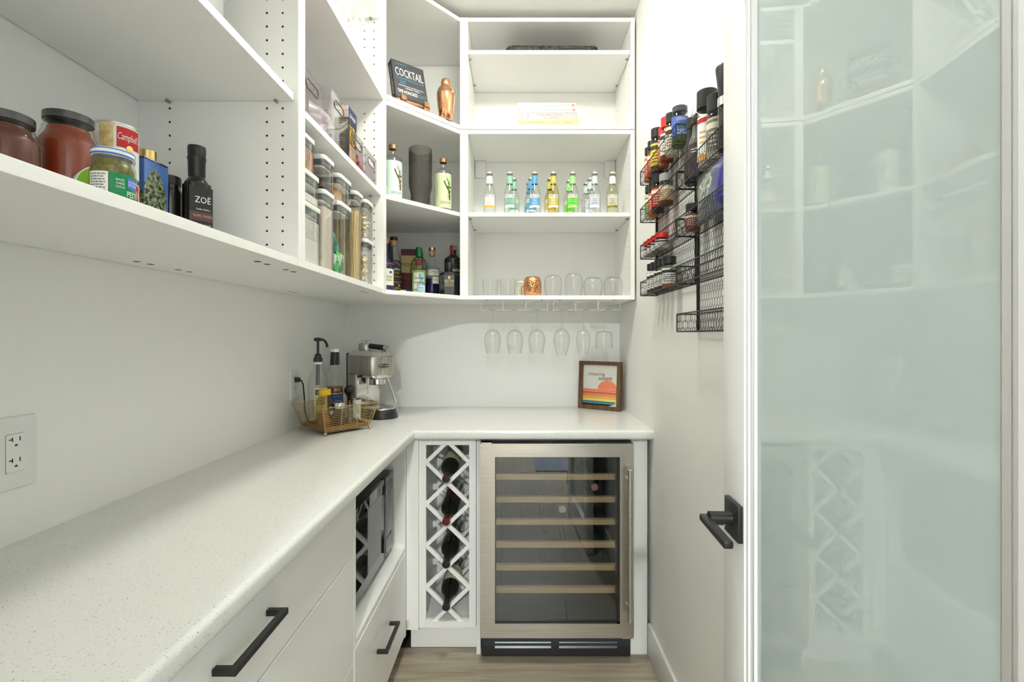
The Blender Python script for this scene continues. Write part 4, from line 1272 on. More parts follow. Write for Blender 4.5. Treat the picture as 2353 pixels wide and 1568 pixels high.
# Irish whiskey, tall, black cap
x, y = -0.565, 2.20
t = thing('liquor_bottle', 'tall whiskey bottle with black cap and arched black label', 'bottle', (x, y, ZS), to_cam(x, y, 8), 'liquor bottles in the corner')
vessel(t, 0.0355, 0.0155, 0.248, 0.165, 0.215, G_clear)
to_liquid(t, 0.0355, 0.004, 0.12, M_whisky)
B().lathe([(0, 0.228), (0.0135, 0.228), (0.0135, 0.252), (0, 0.252)], 20).obj('cork', flat('cork', 176, 140, 92), t)
cap(t, 0.0165, 0.2525, 0.268, M_blackp)
lb = label(t, 0.0355, 0.020, 0.150, 0.0, 0.95, flat('label_black', 30, 26, 24), [('BUSHMILLS', 0.052, 0.010, 0.118, 0, M_inkw), ('BLACK BUSH', 0.040, 0.007, 0.102, 0, gold_p)])
a_ = B()
R = 0.0355
for r_ in (0.020, 0.024):
    pts = [(r_ * math.cos(pi * k / 14), 0.131 + r_ * 0.8 * math.sin(pi * k / 14)) for k in range(15)]
    a_.tube([on_cyl(R + 0.0012, z)(q, 0) for q, z in pts], 0.0007, 5)
a_.obj('label_arch', flat('label_silver', 170, 160, 140), lb)
band(t, R, 0.148, 0.158, 0.0, 0.72, flat('label_black', 30, 26, 24), 'label_band')
for z in (0.084, 0.060, 0.030):
    band(t, R, z, z + 0.0015, 0, 0.95, gold_p, 'label_rule', 0.001)
bd = B().add([on_cyl(R + 0.0012, 0.045)(0.024 * math.cos(2 * pi * k / 24), 0.011 * math.sin(2 * pi * k / 24)) for k in range(24)], [tuple(range(24))]).obj('label_oval', gold_p, t, smooth=0)
print_lines(tb := B(), 0.030, 0.010, 2, on_cyl(R + 0.0016, 0.045), 8); tb.obj('fine_print', flat('label_black', 30, 26, 24), bd, smooth=0)
# gunpowder gin, blue ribbed, at the left edge
x, y = -0.553, 2.005
M_bluegl = mat('blue_glass', (0.012, 0.022, 0.085), 0.08, spec=0.7)
t = thing('liquor_bottle', 'blue ribbed gin bottle with white label, half hidden at the left edge', 'bottle', (x, y, ZS), to_cam(x, y, 0), 'liquor bottles in the corner')
vessel(t, 0.036, 0.0145, 0.200, 0.105, 0.150, M_bluegl)
cap(t, 0.0165, 0.200, 0.222, flat('cap_copper', 150, 92, 60, 0.3))
lb = label(t, 0.036, 0.026, 0.094, 0.25, 1.25, flat('label_ivory', 226, 222, 205), [('GUNPOWDER', 0.050, 0.009, 0.060, 0, blk), ('IRISH GIN', 0.042, 0.009, 0.047, 0, blk)])
B().sphere(on_cyl(0.0366, 0.080, 0.62)(0, 0), 0.009, 10, 6, 0.9, 0.12, 0.6).obj('label_picture', navy, lb)
label(t, 0.036, 0.112, 0.117, 0.3, 1.2, flat('label_redline', 150, 30, 36), [], R2=0.0345)
rb = B()
for k in range(26):
    a = 2 * pi * k / 26
    rb.cyl((0.0358 * math.sin(a), -0.0358 * math.cos(a), 0.003), (0.0358 * math.sin(a), -0.0358 * math.cos(a), 0.020), 0.0016, 6)
rb.obj('ribbing', M_bluegl, t)
# black gift box at the far left
t = thing('gift_box', 'black and gold gift box behind the whiskey bottle', 'box', (-0.655, 2.33, ZS), 0.1)
B().box(-0.045, 0.045, -0.045, 0.045, 0, 0.262).obj('box_body', flat('box_black', 28, 26, 28), t, bevel=0.001, seg=1)
B().box(-0.0455, 0.0455, -0.0455, 0.0455, 0.262, 0.268).obj('box_lid', M_brass, t)
# red whiskey box
x, y = -0.528, 2.415
t = thing('whiskey_box', 'dark red whiskey gift box with tan label marked 12', 'box', (x, y, ZS), to_cam(x, y, -6))
B().box(-0.050, 0.050, -0.040, 0.040, 0, 0.245).obj('box_body', flat('box_maroon', 88, 16, 18), t, bevel=0.001, seg=1)
lb = B().box(-0.0502, 0.0502, -0.0408, -0.0402, 0.128, 0.213).obj('label', flat('label_tan', 196, 172, 112), t)
tb = B(); text(tb, 'REDBREAST', 0.086, 0.013, on_flat(0, -0.0411, 0.170)); text(tb, '12', 0.022, 0.016, on_flat(0.006, -0.0411, 0.143)); text(tb, 'SINGLE POT STILL', 0.070, 0.004, on_flat(0, -0.0411, 0.158)); tb.obj('lettering', flat('ink_brown', 62, 40, 26), lb, smooth=0)
bd = B().add([(0.012 + px * 0.001, -0.0412, 0.190 + pz * 0.001) for px, pz in ((-12, -6), (-4, -3), (2, 4), (6, 9), (10, 10), (12, 8), (9, 6), (8, 1), (3, -3), (-2, -5))], [tuple(range(10))]).obj('label_bird', flat('ink_brown', 62, 40, 26), lb, smooth=0)
B().box(-0.0503, 0.0503, -0.0403, -0.0400, 0.10, 0.104).obj('box_stripe', flat('label_redline', 150, 30, 36), t)
# green-topped gin
x, y = -0.460, 2.245
t = thing('liquor_bottle', 'rounded gin bottle with green cap, red seal and lime label', 'bottle', (x, y, ZS), to_cam(x, y, 0), 'liquor bottles in the corner')
B().lathe([(0, 0.004), (0.034, 0), (0.038, 0.004), (0.041, 0.125), (0.0405, 0.128), (0.039, 0.131), (0.0395, 0.142), (0.035, 0.163), (0.025, 0.178), (0.016, 0.187), (0.014, 0.19), (0.014, 0.224)], 36).obj('bottle_body', M_gingl, t, smooth=45)
cap(t, 0.0155, 0.183, 0.2285, mat('cap_green', (0.01, 0.20, 0.07), 0.25, 0.3), r2=0.0145)
lb = label(t, 0.0398, 0.022, 0.118, 0.0, 0.82, flat('label_lime', 132, 164, 92), [], R2=0.0408)
l2 = label(t, 0.0402, 0.034, 0.108, 0.0, 0.60, flat('label_mint', 214, 216, 194), [], name='label_panel', R2=0.0409)
for s_t, w_t, h_t, z_t in (('Tanqueray', 0.046, 0.016, 0.082), ('RANGPUR', 0.042, 0.010, 0.062), ('GIN', 0.014, 0.006, 0.044)):
    text(tb := B(), s_t, w_t, h_t, on_cyl(0.0417, z_t)); tb.obj('lettering', blk, l2, smooth=0)
sl = B().lathe([(0, 0.0022), (0.0115, 0.0020), (0.0135, 0.0)], 28).obj('wax_seal', flat('seal_red', 120, 12, 18, 0.6), t)
sl.location = (0.0, -0.0375, 0.156); sl.rotation_euler = (pi / 2 - 0.25, 0, 0)
rg = B().tube([(0.0155 * math.cos(2 * pi * k / 28), 0.0155 * math.sin(2 * pi * k / 28), 0) for k in range(28)], 0.0016, 6, True).obj('seal_ring', M_gingl, t)
rg.location = (0.0, -0.0378, 0.156); rg.rotation_euler = (pi / 2 - 0.25, 0, 0)
# miniature gin
x, y = -0.4235, 2.115
t = thing('miniature_bottle', 'tiny pale blue gin miniature in front of the green capped bottle', 'bottle', (x, y, ZS), to_cam(x, y, 0))
vessel(t, 0.0185, 0.007, 0.074, 0.040, 0.058, glass('aqua_glass', (0.72, 0.86, 0.92), 0.6))
cap(t, 0.0095, 0.072, 0.091, flat('cap_sky', 120, 176, 214))
label(t, 0.0185, 0.006, 0.038, 0.0, 1.1, flat('label_sky', 176, 206, 226), [('MALFY', 0.020, 0.0055, 0.027, 0, navy), ('GIN', 0.010, 0.004, 0.016, 0, navy)])
# indigo gin
x, y = -0.412, 2.318
t = thing('liquor_bottle', 'gin bottle with deep indigo liquid and copper topped cork', 'bottle', (x, y, ZS), to_cam(x, y, 0), 'liquor bottles in the corner')
vessel(t, 0.0365, 0.0150, 0.215, 0.135, 0.165, G_clear)
to_liquid(t, 0.0365, 0.004, 0.090, mat('indigo_gin', (0.008, 0.008, 0.05), 0.1))
B().lathe([(0, 0.200), (0.0125, 0.200), (0.0135, 0.226), (0, 0.226)], 24).obj('cork', flat('cork_pale', 196, 180, 148), t)
cap(t, 0.0165, 0.2265, 0.241, M_copper)
label(t, 0.0365, 0.104, 0.132, 0.1, 0.95, flat('label_pearl', 205, 205, 190), [('EMPRESS', 0.032, 0.007, 0.121, 0.28, blk), ('1908', 0.014, 0.005, 0.111, 0.28, blk)])
label(t, 0.0365, 0.066, 0.098, 0.55, 0.46, flat('label_pearl', 205, 205, 190), [('GIN', 0.012, 0.007, 0.084, -0.08, blk)])
# dark gin bottle at the right
x, y = -0.314, 2.345
M_smk = mat('dark_green_glass', (0.012, 0.018, 0.016), 0.06, spec=0.7)
t = thing('liquor_bottle', 'dark square-shouldered gin bottle with a red neck tab', 'bottle', (x, y, ZS), to_cam(x, y, -4), 'liquor bottles in the corner')
vessel(t, 0.0425, 0.0150, 0.232, 0.185, 0.215, M_smk)
cap(t, 0.0165, 0.232, 0.254, flat('cap_grey', 150, 146, 140, 0.3))
B().patch(0.0172, 0.205, 0.2555, -0.75, 0.1, 8).obj('neck_tab', flat('tab_red', 160, 36, 28), t)
lb = label(t, 0.0425, 0.075, 0.158, 0.35, 0.75, flat('label_black', 30, 26, 24), [('AVIATION', 0.058, 0.012, 0.132, 0, M_inkw), ('AMERICAN GIN', 0.046, 0.006, 0.112, 0, M_inkw)])
band(t, 0.0425, 0.1575, 0.160, 0.35, 0.75, flat('tab_red', 160, 36, 28), 'label_rule', 0.0009)
# squat hexagonal black whiskey
x, y = -0.312, 2.195
t = thing('liquor_bottle', 'squat black six-sided whiskey bottle with gold lettering', 'bottle', (x, y, ZS), to_cam(x, y, 0), 'liquor bottles in the corner')
hexp = lambda r: [(r * math.sin(math.radians(30 + 60 * k)), -r * math.cos(math.radians(30 + 60 * k))) for k in range(6)]
M_sx = mat('black_bottle', (0.010, 0.010, 0.011), 0.14, spec=0.6)
B().prism(hexp(0.0395), 0, 0.030, 1.10).obj('bottle_base', M_sx, t, smooth=20)
bdy = B().prism(hexp(0.0435), 0.0302, 0.090, 1.08).obj('bottle_body', M_sx, t, smooth=20)
B().prism(hexp(0.0475), 0.0902, 0.104, 0.78).obj('bottle_shoulder', M_sx, t, smooth=20)
B().lathe([(0.021, 0.103), (0.014, 0.108), (0.014, 0.120), (0.0165, 0.1205), (0.0165, 0.148), (0.0155, 0.150), (0, 0.150)], 28).obj('cap', M_blackp, t, smooth=35)
tb = B(); yv = -0.0435 * 1.03 * 0.866 - 0.0012
text(tb, 'SEXTON', 0.040, 0.013, on_flat(0, yv - 0.0016, 0.062)); text(tb, 'SINGLE MALT', 0.034, 0.005, on_flat(0, yv - 0.001, 0.050)); text(tb, 'IRISH WHISKEY', 0.038, 0.005, on_flat(0, yv - 0.0004, 0.042))
tb.obj('lettering', flat('gold_letter', 214, 176, 110), bdy, smooth=0)
B().sphere((0, yv - 0.0025, 0.078), 0.0062, 12, 8, 0.85, 0.12, 1.1).obj('emblem', flat('gold_letter', 214, 176, 110), bdy)
# corkscrew lying at the shelf edge
t = thing('corkscrew', 'steel corkscrew lying at the front edge of the corner cabinet floor', 'corkscrew', (-0.455, 2.035, ZS + 0.0045), 0.72)
B().box(-0.045, 0.045, -0.005, 0.005, -0.0045, 0.0045).obj('handle', M_chrome, t, bevel=0.002)
B().box(-0.020, 0.012, -0.0055, 0.0055, -0.004, 0.005).obj('grip', M_blackp, t, bevel=0.001)
B().tube([(0.045 + 0.0008 * k, 0.003 * math.cos(k), 0.003 * math.sin(k)) for k in range(34)], 0.0008, 5).obj('worm', M_chrome, t)

# ------------------------------------------------------------------ corner cabinet, middle tier
def seedlip(lbl, x, y, h, R, paperm, leafm, leaf2, off):
    t = thing('spirit_bottle', lbl, 'bottle', (x, y, Z2), to_cam(x, y, off), 'copper capped spirit bottles')
    vessel(t, R, 0.0135, h - 0.016, h * 0.735, h * 0.845, G_clear, lip=0.0)
    cap(t, 0.0165, h - 0.018, h, M_copper)
    lb = label(t, R, h * 0.075, h * 0.70, 0.0, 1.25, paperm, [('SEEDLIP', 0.046, 0.011, h * 0.17, 0.28, flat('ink_grey', 120, 130, 120))])
    rnd = random.Random(3)
    b1, b2 = B(), B()
    for k in range(16):
        u = k / 15
        zc = h * (0.24 + 0.40 * u)
        xc = 0.010 + 0.016 * math.sin(u * 2.6 + 0.2) * (1 if u < 0.75 else 0.9) - 0.010 * u
        wd = 0.004 + 0.010 * math.sin(pi * min(1, u * 1.1))
        for q in range(2):
            a = rnd.uniform(-0.9, 0.9) + (0.7 if q else -0.7)
            ln = wd * rnd.uniform(0.8, 1.5)
            p = [(0, 0), (0.35 * ln, 0.2 * ln), (ln, 0), (0.35 * ln, -0.2 * ln)]
            pts = [(xc + (px * math.cos(a + 1.2) - pz * math.sin(a + 1.2)), zc + px * math.sin(a + 1.2) + pz * math.cos(a + 1.2)) for px, pz in p]
            (b1 if (k + q) % 3 else b2).add([on_cyl(R + 0.0009 + 0.0002 * q, zz_, 0.22)(xx_, 0) for xx_, zz_ in pts], [(0, 1, 2, 3)])
    spine = [(0.022 - 0.02 * (k / 12) ** 1.2 + 0.006 * math.sin(k / 12 * 5), h * (0.22 + 0.34 * k / 12)) for k in range(13)]
    for (xa_, za_), (xb_, zb3) in zip(spine, spine[1:]):
        w_ = 0.0055
        b1.add([on_cyl(R + 0.0008, za_, 0.22)(xa_ - w_ * 0.6, 0), on_cyl(R + 0.0008, za_, 0.22)(xa_ + w_ * 0.6, 0), on_cyl(R + 0.0008, zb3, 0.22)(xb_ + w_ * 0.7, 0), on_cyl(R + 0.0008, zb3, 0.22)(xb_ - w_ * 0.7, 0)], [(0, 1, 2, 3)])
    b1.obj('label_botanical', leafm, lb, smooth=0)
    b2.obj('label_botanical', leaf2, lb, smooth=0)
    tb = print_lines(B(), 0.075, 0.008, 2, lambda xx, yy: on_cyl(R + 0.0009, h * 0.42, -0.75)(-yy, xx), 4)
    tb.obj('fine_print', flat('ink_grey', 120, 130, 120), lb, smooth=0)
    return t
seedlip('clear spirit bottle with pale aqua label and copper cap', -0.533, 2.055, 0.254, 0.0405, flat('label_aqua', 208, 230, 222), flat('print_umber', 96, 70, 34), flat('print_amber', 196, 140, 70), 6)
seedlip('clear spirit bottle with pale green label and copper cap', -0.341, 2.205, 0.250, 0.0395, flat('label_palegreen', 212, 222, 180), flat('print_forest', 46, 78, 34), flat('print_leaf', 110, 170, 60), 0)
# ribbed smoked carafe
x, y = -0.4235, 2.10
t = thing('carafe', 'tall ribbed smoked glass carafe with a pouring lip', 'carafe', (x, y, Z2), to_cam(x, y, 100))
N = 216
vs, rows = [], []
prof = [(0.036, 0.0), (0.0385, 0.004), (0.0405, 0.03), (0.0405, 0.052), (0.0425, 0.064), (0.0475, 0.082), (0.0490, 0.10), (0.0490, 0.245), (0.0492, 0.252)]
inner = [(0.0468, 0.252), (0.0466, 0.10), (0.0450, 0.082), (0.0398, 0.064), (0.038, 0.03), (0.035, 0.012)]
for q, (r_, z_) in enumerate(prof + inner):
    row = []
    for i in range(N):
        a = 2 * pi * i / N
        rr_ = r_ + (0.0010 * math.cos(36 * a) if q < len(prof) - 1 else 0)
        lip_ = max(0.0, math.cos(a)) ** 18 * 0.010 if z_ > 0.24 else 0.0
        zl_ = -0.006 * math.cos(a) * (1 if z_ > 0.24 else 0)
        row.append(len(vs)); vs.append(((rr_ + lip_) * math.cos(a), (rr_ + lip_) * math.sin(a), z_ + zl_ * 0.4))
    rows.append(row)
fs = [tuple(reversed(rows[0]))]
for r0, r1 in zip(rows, rows[1:]):
    fs += [(r0[i], r0[(i + 1) % N], r1[(i + 1) % N], r1[i]) for i in range(N)]
fs.append(tuple(rows[-1]))
B().add(vs, fs).obj('carafe_body', G_smoke, t, smooth=60)

# ------------------------------------------------------------------ corner cabinet, top tier
x, y = -0.458, 2.062
ang = math.radians(38)
t = thing('cookbook_stand', 'brown wooden cookbook stand with two stubby feet in the corner cabinet', 'book stand', (x, y, Z3), ang)
M_wood = noise_color(mat('stand_wood', (0.40, 0.20, 0.09), 0.5), [(0.3, (0.20, 0.09, 0.04)), (0.7, (0.36, 0.18, 0.085))], scale=(3, 30, 30), nscale=4)
for sx in (-0.052, 0.052):
    B().bar((sx, 0.075, 0.012), (sx, -0.048, 0.012), 0.022, 0.024).obj('foot', M_wood, t, bevel=0.002)
    B().bar((sx, -0.050, 0.0235), (sx, -0.040, 0.0470), 0.022, 0.012, up=(0, 1, 0)).obj('front_stop', M_wood, t, bevel=0.001)
    B().bar((sx, 0.030, 0.024), (sx, 0.068, 0.150), 0.020, 0.010, up=(0, 1, 0)).obj('back_support', M_wood, t, bevel=0.001)
B().box(-0.074, 0.074, -0.034, 0.022, 0.0245, 0.036).obj('ledge', M_wood, t, bevel=0.001)
t = thing('cocktail_book', 'black cocktail recipe book leaning on the wooden stand', 'book', (x, y, Z3 + 0.0365), ang)
t.rotation_euler = (math.radians(-16), 0, ang)
w, h, th = 0.146, 0.188, 0.034
M_cov = flat('cover_charcoal', 62, 62, 66, 0.55)
yo = -0.024
B().box(-w / 2, w / 2, yo, yo + 0.003, 0.003, h).obj('front_cover', M_cov, t)
B().box(-w / 2, w / 2, yo + th - 0.003, yo + th, 0.003, h).obj('back_cover', M_cov, t)
B().box(-w / 2 - 0.003, -w / 2, yo, yo + th, 0.003, h).obj('spine', M_cov, t)
B().box(-w / 2 + 0.0005, w / 2 - 0.003, yo + 0.0032, yo + th - 0.0032, 0.006, h - 0.003).obj('pages', flat('book_pages', 226, 220, 204), t)
cf = yo - 0.0006
tb = B(); text(tb, 'COCKTAIL', 0.128, 0.040, on_flat(0.0, cf, 0.133)); text(tb, '-  CONTEMPORARY INTERPRETATIONS  -', 0.125, 0.0055, on_flat(0, cf, 0.066)); text(tb, 'INSPIRED TWISTS', 0.065, 0.006, on_flat(0.006, cf, 0.056)); text(tb, 'TIME-HONORED', 0.092, 0.017, on_flat(-0.019, cf, 0.036))
tb.obj('lettering', M_inkw, t, smooth=0)
tb = B(); text(tb, 'CRAFT', 0.056, 0.010, on_flat(-0.034, cf, 0.172)); text(tb, 'COMPENDIUM', 0.126, 0.011, on_flat(0.0, cf, 0.101)); text(tb, '200', 0.026, 0.016, on_flat(-0.036, cf, 0.083)); text(tb, 'CLASSICS', 0.036, 0.016, on_flat(0.050, cf, 0.036))
tb.obj('lettering', flat('ink_cyan', 70, 140, 170), t, smooth=0)
tb = B(); text(tb, 'COCKTAIL COMPENDIUM', 0.14, 0.016, lambda a, b: (-w / 2 - 0.0036, yo + th / 2 - b, h / 2 - a)); tb.obj('lettering', M_inkw, t, smooth=0)
# shaker
x, y = -0.317, 2.128
t = thing('cocktail_shaker', 'polished copper cocktail shaker beside the black book', 'shaker', (x, y, Z3))
B().lathe([(0, 0.002), (0.024, 0.0), (0.0285, 0.003), (0.0345, 0.040), (0.0395, 0.085), (0.0405, 0.103), (0.0405, 0.108)], 48).obj('shaker_tin', M_copper, t, smooth=50)
B().lathe([(0.0405, 0.1085), (0.0412, 0.1095), (0.0412, 0.112), (0.0400, 0.113), (0.0380, 0.128), (0.0300, 0.143), (0.0225, 0.149), (0.0205, 0.150)], 48).obj('strainer_top', M_copper, t, smooth=50)
B().lathe([(0.0215, 0.1505), (0.0222, 0.153), (0.0210, 0.172), (0.0185, 0.178), (0.010, 0.181), (0, 0.1815)], 40).obj('cap', M_copper, t, smooth=50)
# pale ceramic figure-shaped decanter at the far left
x, y = -0.606, 2.110
t = thing('ceramic_decanter', 'pale grey glazed decanter half hidden behind the cabinet panel and the book', 'decanter', (x, y, Z3))
M_cer = mat('pale_ceramic', (0.62, 0.60, 0.55), 0.25)
B().lathe([(0, 0.0), (0.032, 0.0), (0.036, 0.006), (0.034, 0.05), (0.038, 0.085), (0.030, 0.105), (0.016, 0.115), (0.015, 0.122)], 36).obj('decanter_body', M_cer, t, smooth=50)
B().sphere((0, 0, 0.138), 0.019, 20, 12).obj('stopper', M_cer, t)
B().tube([(0.034, 0, 0.085), (0.052, 0, 0.080), (0.054, 0, 0.06), (0.040, 0, 0.045)], 0.0045, 8).obj('handle', M_cer, t)

# ------------------------------------------------------------------ back cabinet: mixers
def mixer(lbl, px, y, tint, neckm, labm, footm, inkm, glassm, z=Z2):
    t = thing('mixer_bottle', lbl, 'bottle', (px, y, z), to_cam(px, y), 'small mixer bottles on the back shelf')
    R = 0.0262
    B().lathe([(0, 0.004), (0.018, 0.002), (R - 0.003, 0), (R, 0.004), (R, 0.088), (R - 0.001, 0.097), (0.0225, 0.110), (0.0165, 0.128), (0.0138, 0.142), (0.0128, 0.172), (0.0138, 0.174), (0.0138, 0.177), (0.0125, 0.179), (0.0125, 0.184)], 28).obj('bottle_body', glassm, t, smooth=50)
    cpb = B().lathe([(0.0142, 0.1815), (0.0150, 0.182), (0.0150, 0.1845), (0.0128, 0.190), (0, 0.192)], 28)
    cpb.obj('crown_cap', mat('crown_cap', (0.70, 0.68, 0.62), 0.3, 0.8), t, smooth=40)
    B().patch(0.0148, 0.136, 0.170, -pi, pi, 24, 0.0134).obj('neck_label', neckm, t)
    lb = label(t, R, 0.024, 0.083, 0.0, 0.98, labm, [('FEVER-TREE', 0.044, 0.0075, 0.0765, 0, blk), ('TONIC', 0.020, 0.0055, 0.056, 0, inkm)])
    print_lines(B(), 0.026, 0.005, 1, on_cyl(R + 0.0010, 0.0645), 1).obj('fine_print', inkm, lb, smooth=0)
    print_lines(B(), 0.028, 0.010, 2, on_cyl(R + 0.0010, 0.044), 2).obj('fine_print', inkm, lb, smooth=0)
    band(t, R, 0.0695, 0.083, 0, 0.98, wht, 'brand_band', 0.0005)
    band(t, R, 0.024, 0.034, 0, 0.98, footm, 'label_foot', 0.0008)
    return t
FV = [('clear', (0.975, 0.985, 0.975)), ('teal', (0.95, 0.985, 0.965)), ('blue', (0.965, 0.985, 0.98)), ('gold', (0.95, 0.89, 0.60)), ('lime', (0.955, 0.985, 0.93)), ('ice', (0.965, 0.98, 0.99)), ('straw', (0.97, 0.955, 0.82))]
gm = {k: glass('mixer_glass_' + k, c, 0.66) for k, c in FV}
teal_l, blue_l, gold_l, lime_l = flat('mixer_teal', 150, 196, 176), flat('mixer_blue', 90, 164, 214), flat('mixer_gold', 206, 190, 90), flat('mixer_lime', 120, 226, 80)
lime_n = flat('mixer_limeneck', 160, 220, 140)
ice_l = flat('mixer_ice', 206, 214, 220)
str_l = flat('mixer_straw', 206, 206, 180)
org, olv = flat('mixer_orange', 240, 190, 60), flat('mixer_olive', 140, 130, 40)
grn_i, blu_i = flat('mixer_green_ink', 30, 96, 70), flat('mixer_blue_ink', 60, 90, 170)
s_ = 1110 / 2.208
ROW = [(1125, 'clear mixer bottle with white and yellow label, leftmost on the back shelf', wht, wht, org, gold_p, 'clear'),
       (1171.5, 'mixer bottle with teal label, front of the second column', teal_l, teal_l, wht, grn_i, 'teal'),
       (1228.5, 'mixer bottle with blue label and blue neck, front of its column', blue_l, blue_l, wht, M_inkw, 'blue'),
       (1271.5, 'mixer bottle of golden drink with yellow label, front of its column', gold_l, gold_l, wht, M_inkw, 'gold'),
       (1316, 'mixer bottle with bright lime label, front of its column', lime_n, lime_l, flat('mixer_limefoot', 190, 224, 150), grn_i, 'lime'),
       (1366.5, 'mixer bottle with pale ice blue label, front of its column', ice_l, ice_l, wht, blu_i, 'ice'),
       (1407.5, 'pale straw mixer bottle with olive label foot, rightmost on the back shelf', wht, str_l, olv, blk, 'straw')]
for px, lb, nk, lm, ft, ink, g in ROW:
    mixer(lb, (px - 1190) / s_, 2.208, None, nk, lm, ft, ink, gm[g])
BACK = [(1, -0.019, 2.292, 'mixer bottle with teal label standing behind another teal one'), (2, 0.063, 2.285, 'mixer bottle with blue label directly behind the front blue one'), (2, 0.056, 2.350, 'mixer bottle with blue label at the very back of the blue column'),
        (3, 0.153, 2.290, 'golden mixer bottle with yellow label standing behind the front yellow one'), (4, 0.247, 2.320, 'mixer bottle with lime label standing behind the front lime one'),
        (5, 0.343, 2.290, 'mixer bottle with ice blue label directly behind the front pale one'), (5, 0.334, 2.356, 'mixer bottle with ice blue label at the very back of its column')]
for i, px, yy, lb in BACK:
    _, _, nk, lm, ft, ink, g = ROW[i]
    mixer(lb, px, yy, None, nk, lm, ft, ink, gm[g])

# ------------------------------------------------------------------ back cabinet: glassware on its floor
def tumbler(lbl, x, y):
    t = thing('tumbler', lbl, 'glass', (x, y, ZS), 0, 'cut glass tumblers')
    R, h, N = 0.0375, 0.080, 48
    vs, rows = [], []
    prof = [(R * 0.86, 0)] + [(R * (0.90 + 0.10 * k / 8), 0.004 + (h - 0.010) * k / 8) for k in range(9)] + [(R, h), (R - 0.002, h), (R * 0.86, 0.012)]
    for q, (r_, z_) in enumerate(prof):
        row = []
        for i in range(N):
            a = 2 * pi * i / N
            d_ = 0.0011 if (1 <= q <= 8 and (i // 2 + q) % 2) else 0.0
            row.append(len(vs)); vs.append(((r_ - d_) * math.cos(a), (r_ - d_) * math.sin(a), z_))
        rows.append(row)
    fs = [tuple(reversed(rows[0])), tuple(rows[-1])]
    for r0, r1 in zip(rows, rows[1:]):
        fs += [(r0[i], r0[(i + 1) % N], r1[(i + 1) % N], r1[i]) for i in range(N)]
    B().add(vs, fs).obj('glass_body', G_thin, t, smooth=10)
    return t
tumbler('cut glass tumbler, leftmost on the back cabinet floor', -0.128, 2.24)
tumbler('cut glass tumbler standing next to the copper mug', -0.046, 2.24)
t = thing('copper_mug', 'hammered copper mug with brass handle, turned upside down', 'mug', (0.0675, 2.24, ZS), 0)
B().lathe([(0.0355, 0.0), (0.037, 0.001), (0.0415, 0.025), (0.0425, 0.045), (0.0415, 0.065), (0.036, 0.084), (0.030, 0.0905), (0.022, 0.092), (0, 0.0915)], 48).obj('mug_body', M_copperh, t, smooth=50)
B().tube([(-0.041, 0, 0.066), (-0.055, 0, 0.068), (-0.066, 0, 0.066), (-0.0675, 0, 0.058), (-0.064, 0, 0.040), (-0.0655, 0, 0.020), (-0.062, 0, 0.006), (-0.052, 0, 0.003), (-0.040, 0, 0.006)], 0.0032, 8).obj('handle', M_brass, t)
B().tube([(-0.041, 0, 0.050), (-0.049, 0, 0.046), (-0.051, 0, 0.034), (-0.049, 0, 0.012)], 0.0026, 8).obj('handle_brace', M_brass, t)
def stemless(lbl, x, y, R, h, flat_top):
    t = thing('stemless_glass', lbl, 'glass', (x, y, ZS), 0, 'upside-down stemless glasses')
    pr = []
    for k in range(17):
        u = k / 16
        if u < 0.55:
            pr.append((R * (0.80 + 0.20 * math.sin(pi / 2 * u / 0.55)), h * u))
        else:
            v_ = (u - 0.55) / 0.45
            pr.append((R * (flat_top + (1 - flat_top) * math.cos(pi / 2 * v_) ** 0.8), h * (0.55 + 0.45 * math.sin(pi / 2 * v_))))
    pr.append((0, h))
    inn = [(max(0, r_ - 0.0015), z_ - (0.004 if k > 14 else 0)) for k, (r_, z_) in enumerate(pr)]
    B().lathe(pr + list(reversed(inn)), 40).obj('glass_body', G_thin, t, smooth=60)
    return t
stemless('upside-down stemless wine glass next to the copper mug', 0.163, 2.24, 0.0415, 0.1000, 0.45)
stemless('tallest upside-down stemless glass, second after the copper mug', 0.259, 2.24, 0.0420, 0.1080, 0.50)
stemless('squat upside-down stemless glass, second from the right', 0.3485, 2.24, 0.0445, 0.0900, 0.35)
stemless('squat upside-down stemless glass at the right end beside the panel', 0.4410, 2.235, 0.0440, 0.0910, 0.35)

# ------------------------------------------------------------------ back cabinet, top tier: cookbooks and tray
def lying_book(lbl, x0, x1, y0, z, th, covm, lines, d=0.19, rz=0.0):
    """book lying flat, spine towards the viewer"""
    t = thing('cookbook', lbl, 'book', ((x0 + x1) / 2, y0 + d / 2, z), rz, 'stacked cookbooks')
    w = x1 - x0
    B().box(-w / 2, w / 2, -d / 2, d / 2, 0, 0.0022).obj('cover', covm, t)
    B().box(-w / 2, w / 2, -d / 2, d / 2, th - 0.0022, th).obj('cover', covm, t)
    sp_ = B().box(-w / 2, w / 2, -d / 2, -d / 2 + 0.0022, 0.0022, th - 0.0022).obj('spine', covm, t)
    B().box(-w / 2 + 0.002, w / 2 - 0.002, -d / 2 + 0.0024, d / 2 - 0.003, 0.0023, th - 0.0023).obj('pages', flat('book_pages', 226, 220, 204), t)
    for s, cx, ww, hh, dz, ink in lines:
        tb = text(B(), s, ww, hh, on_flat(cx, -d / 2 - 0.0006, th / 2 + dz)); tb.obj('lettering', ink, sp_, smooth=0)
    return t, sp_
ink_p, ink_b, ink_g, ink_o = flat('ink_rose', 190, 120, 108), flat('ink_skyblue', 110, 160, 186), flat('ink_silver', 140, 138, 138), flat('ink_tan', 160, 116, 66)
z = Z3
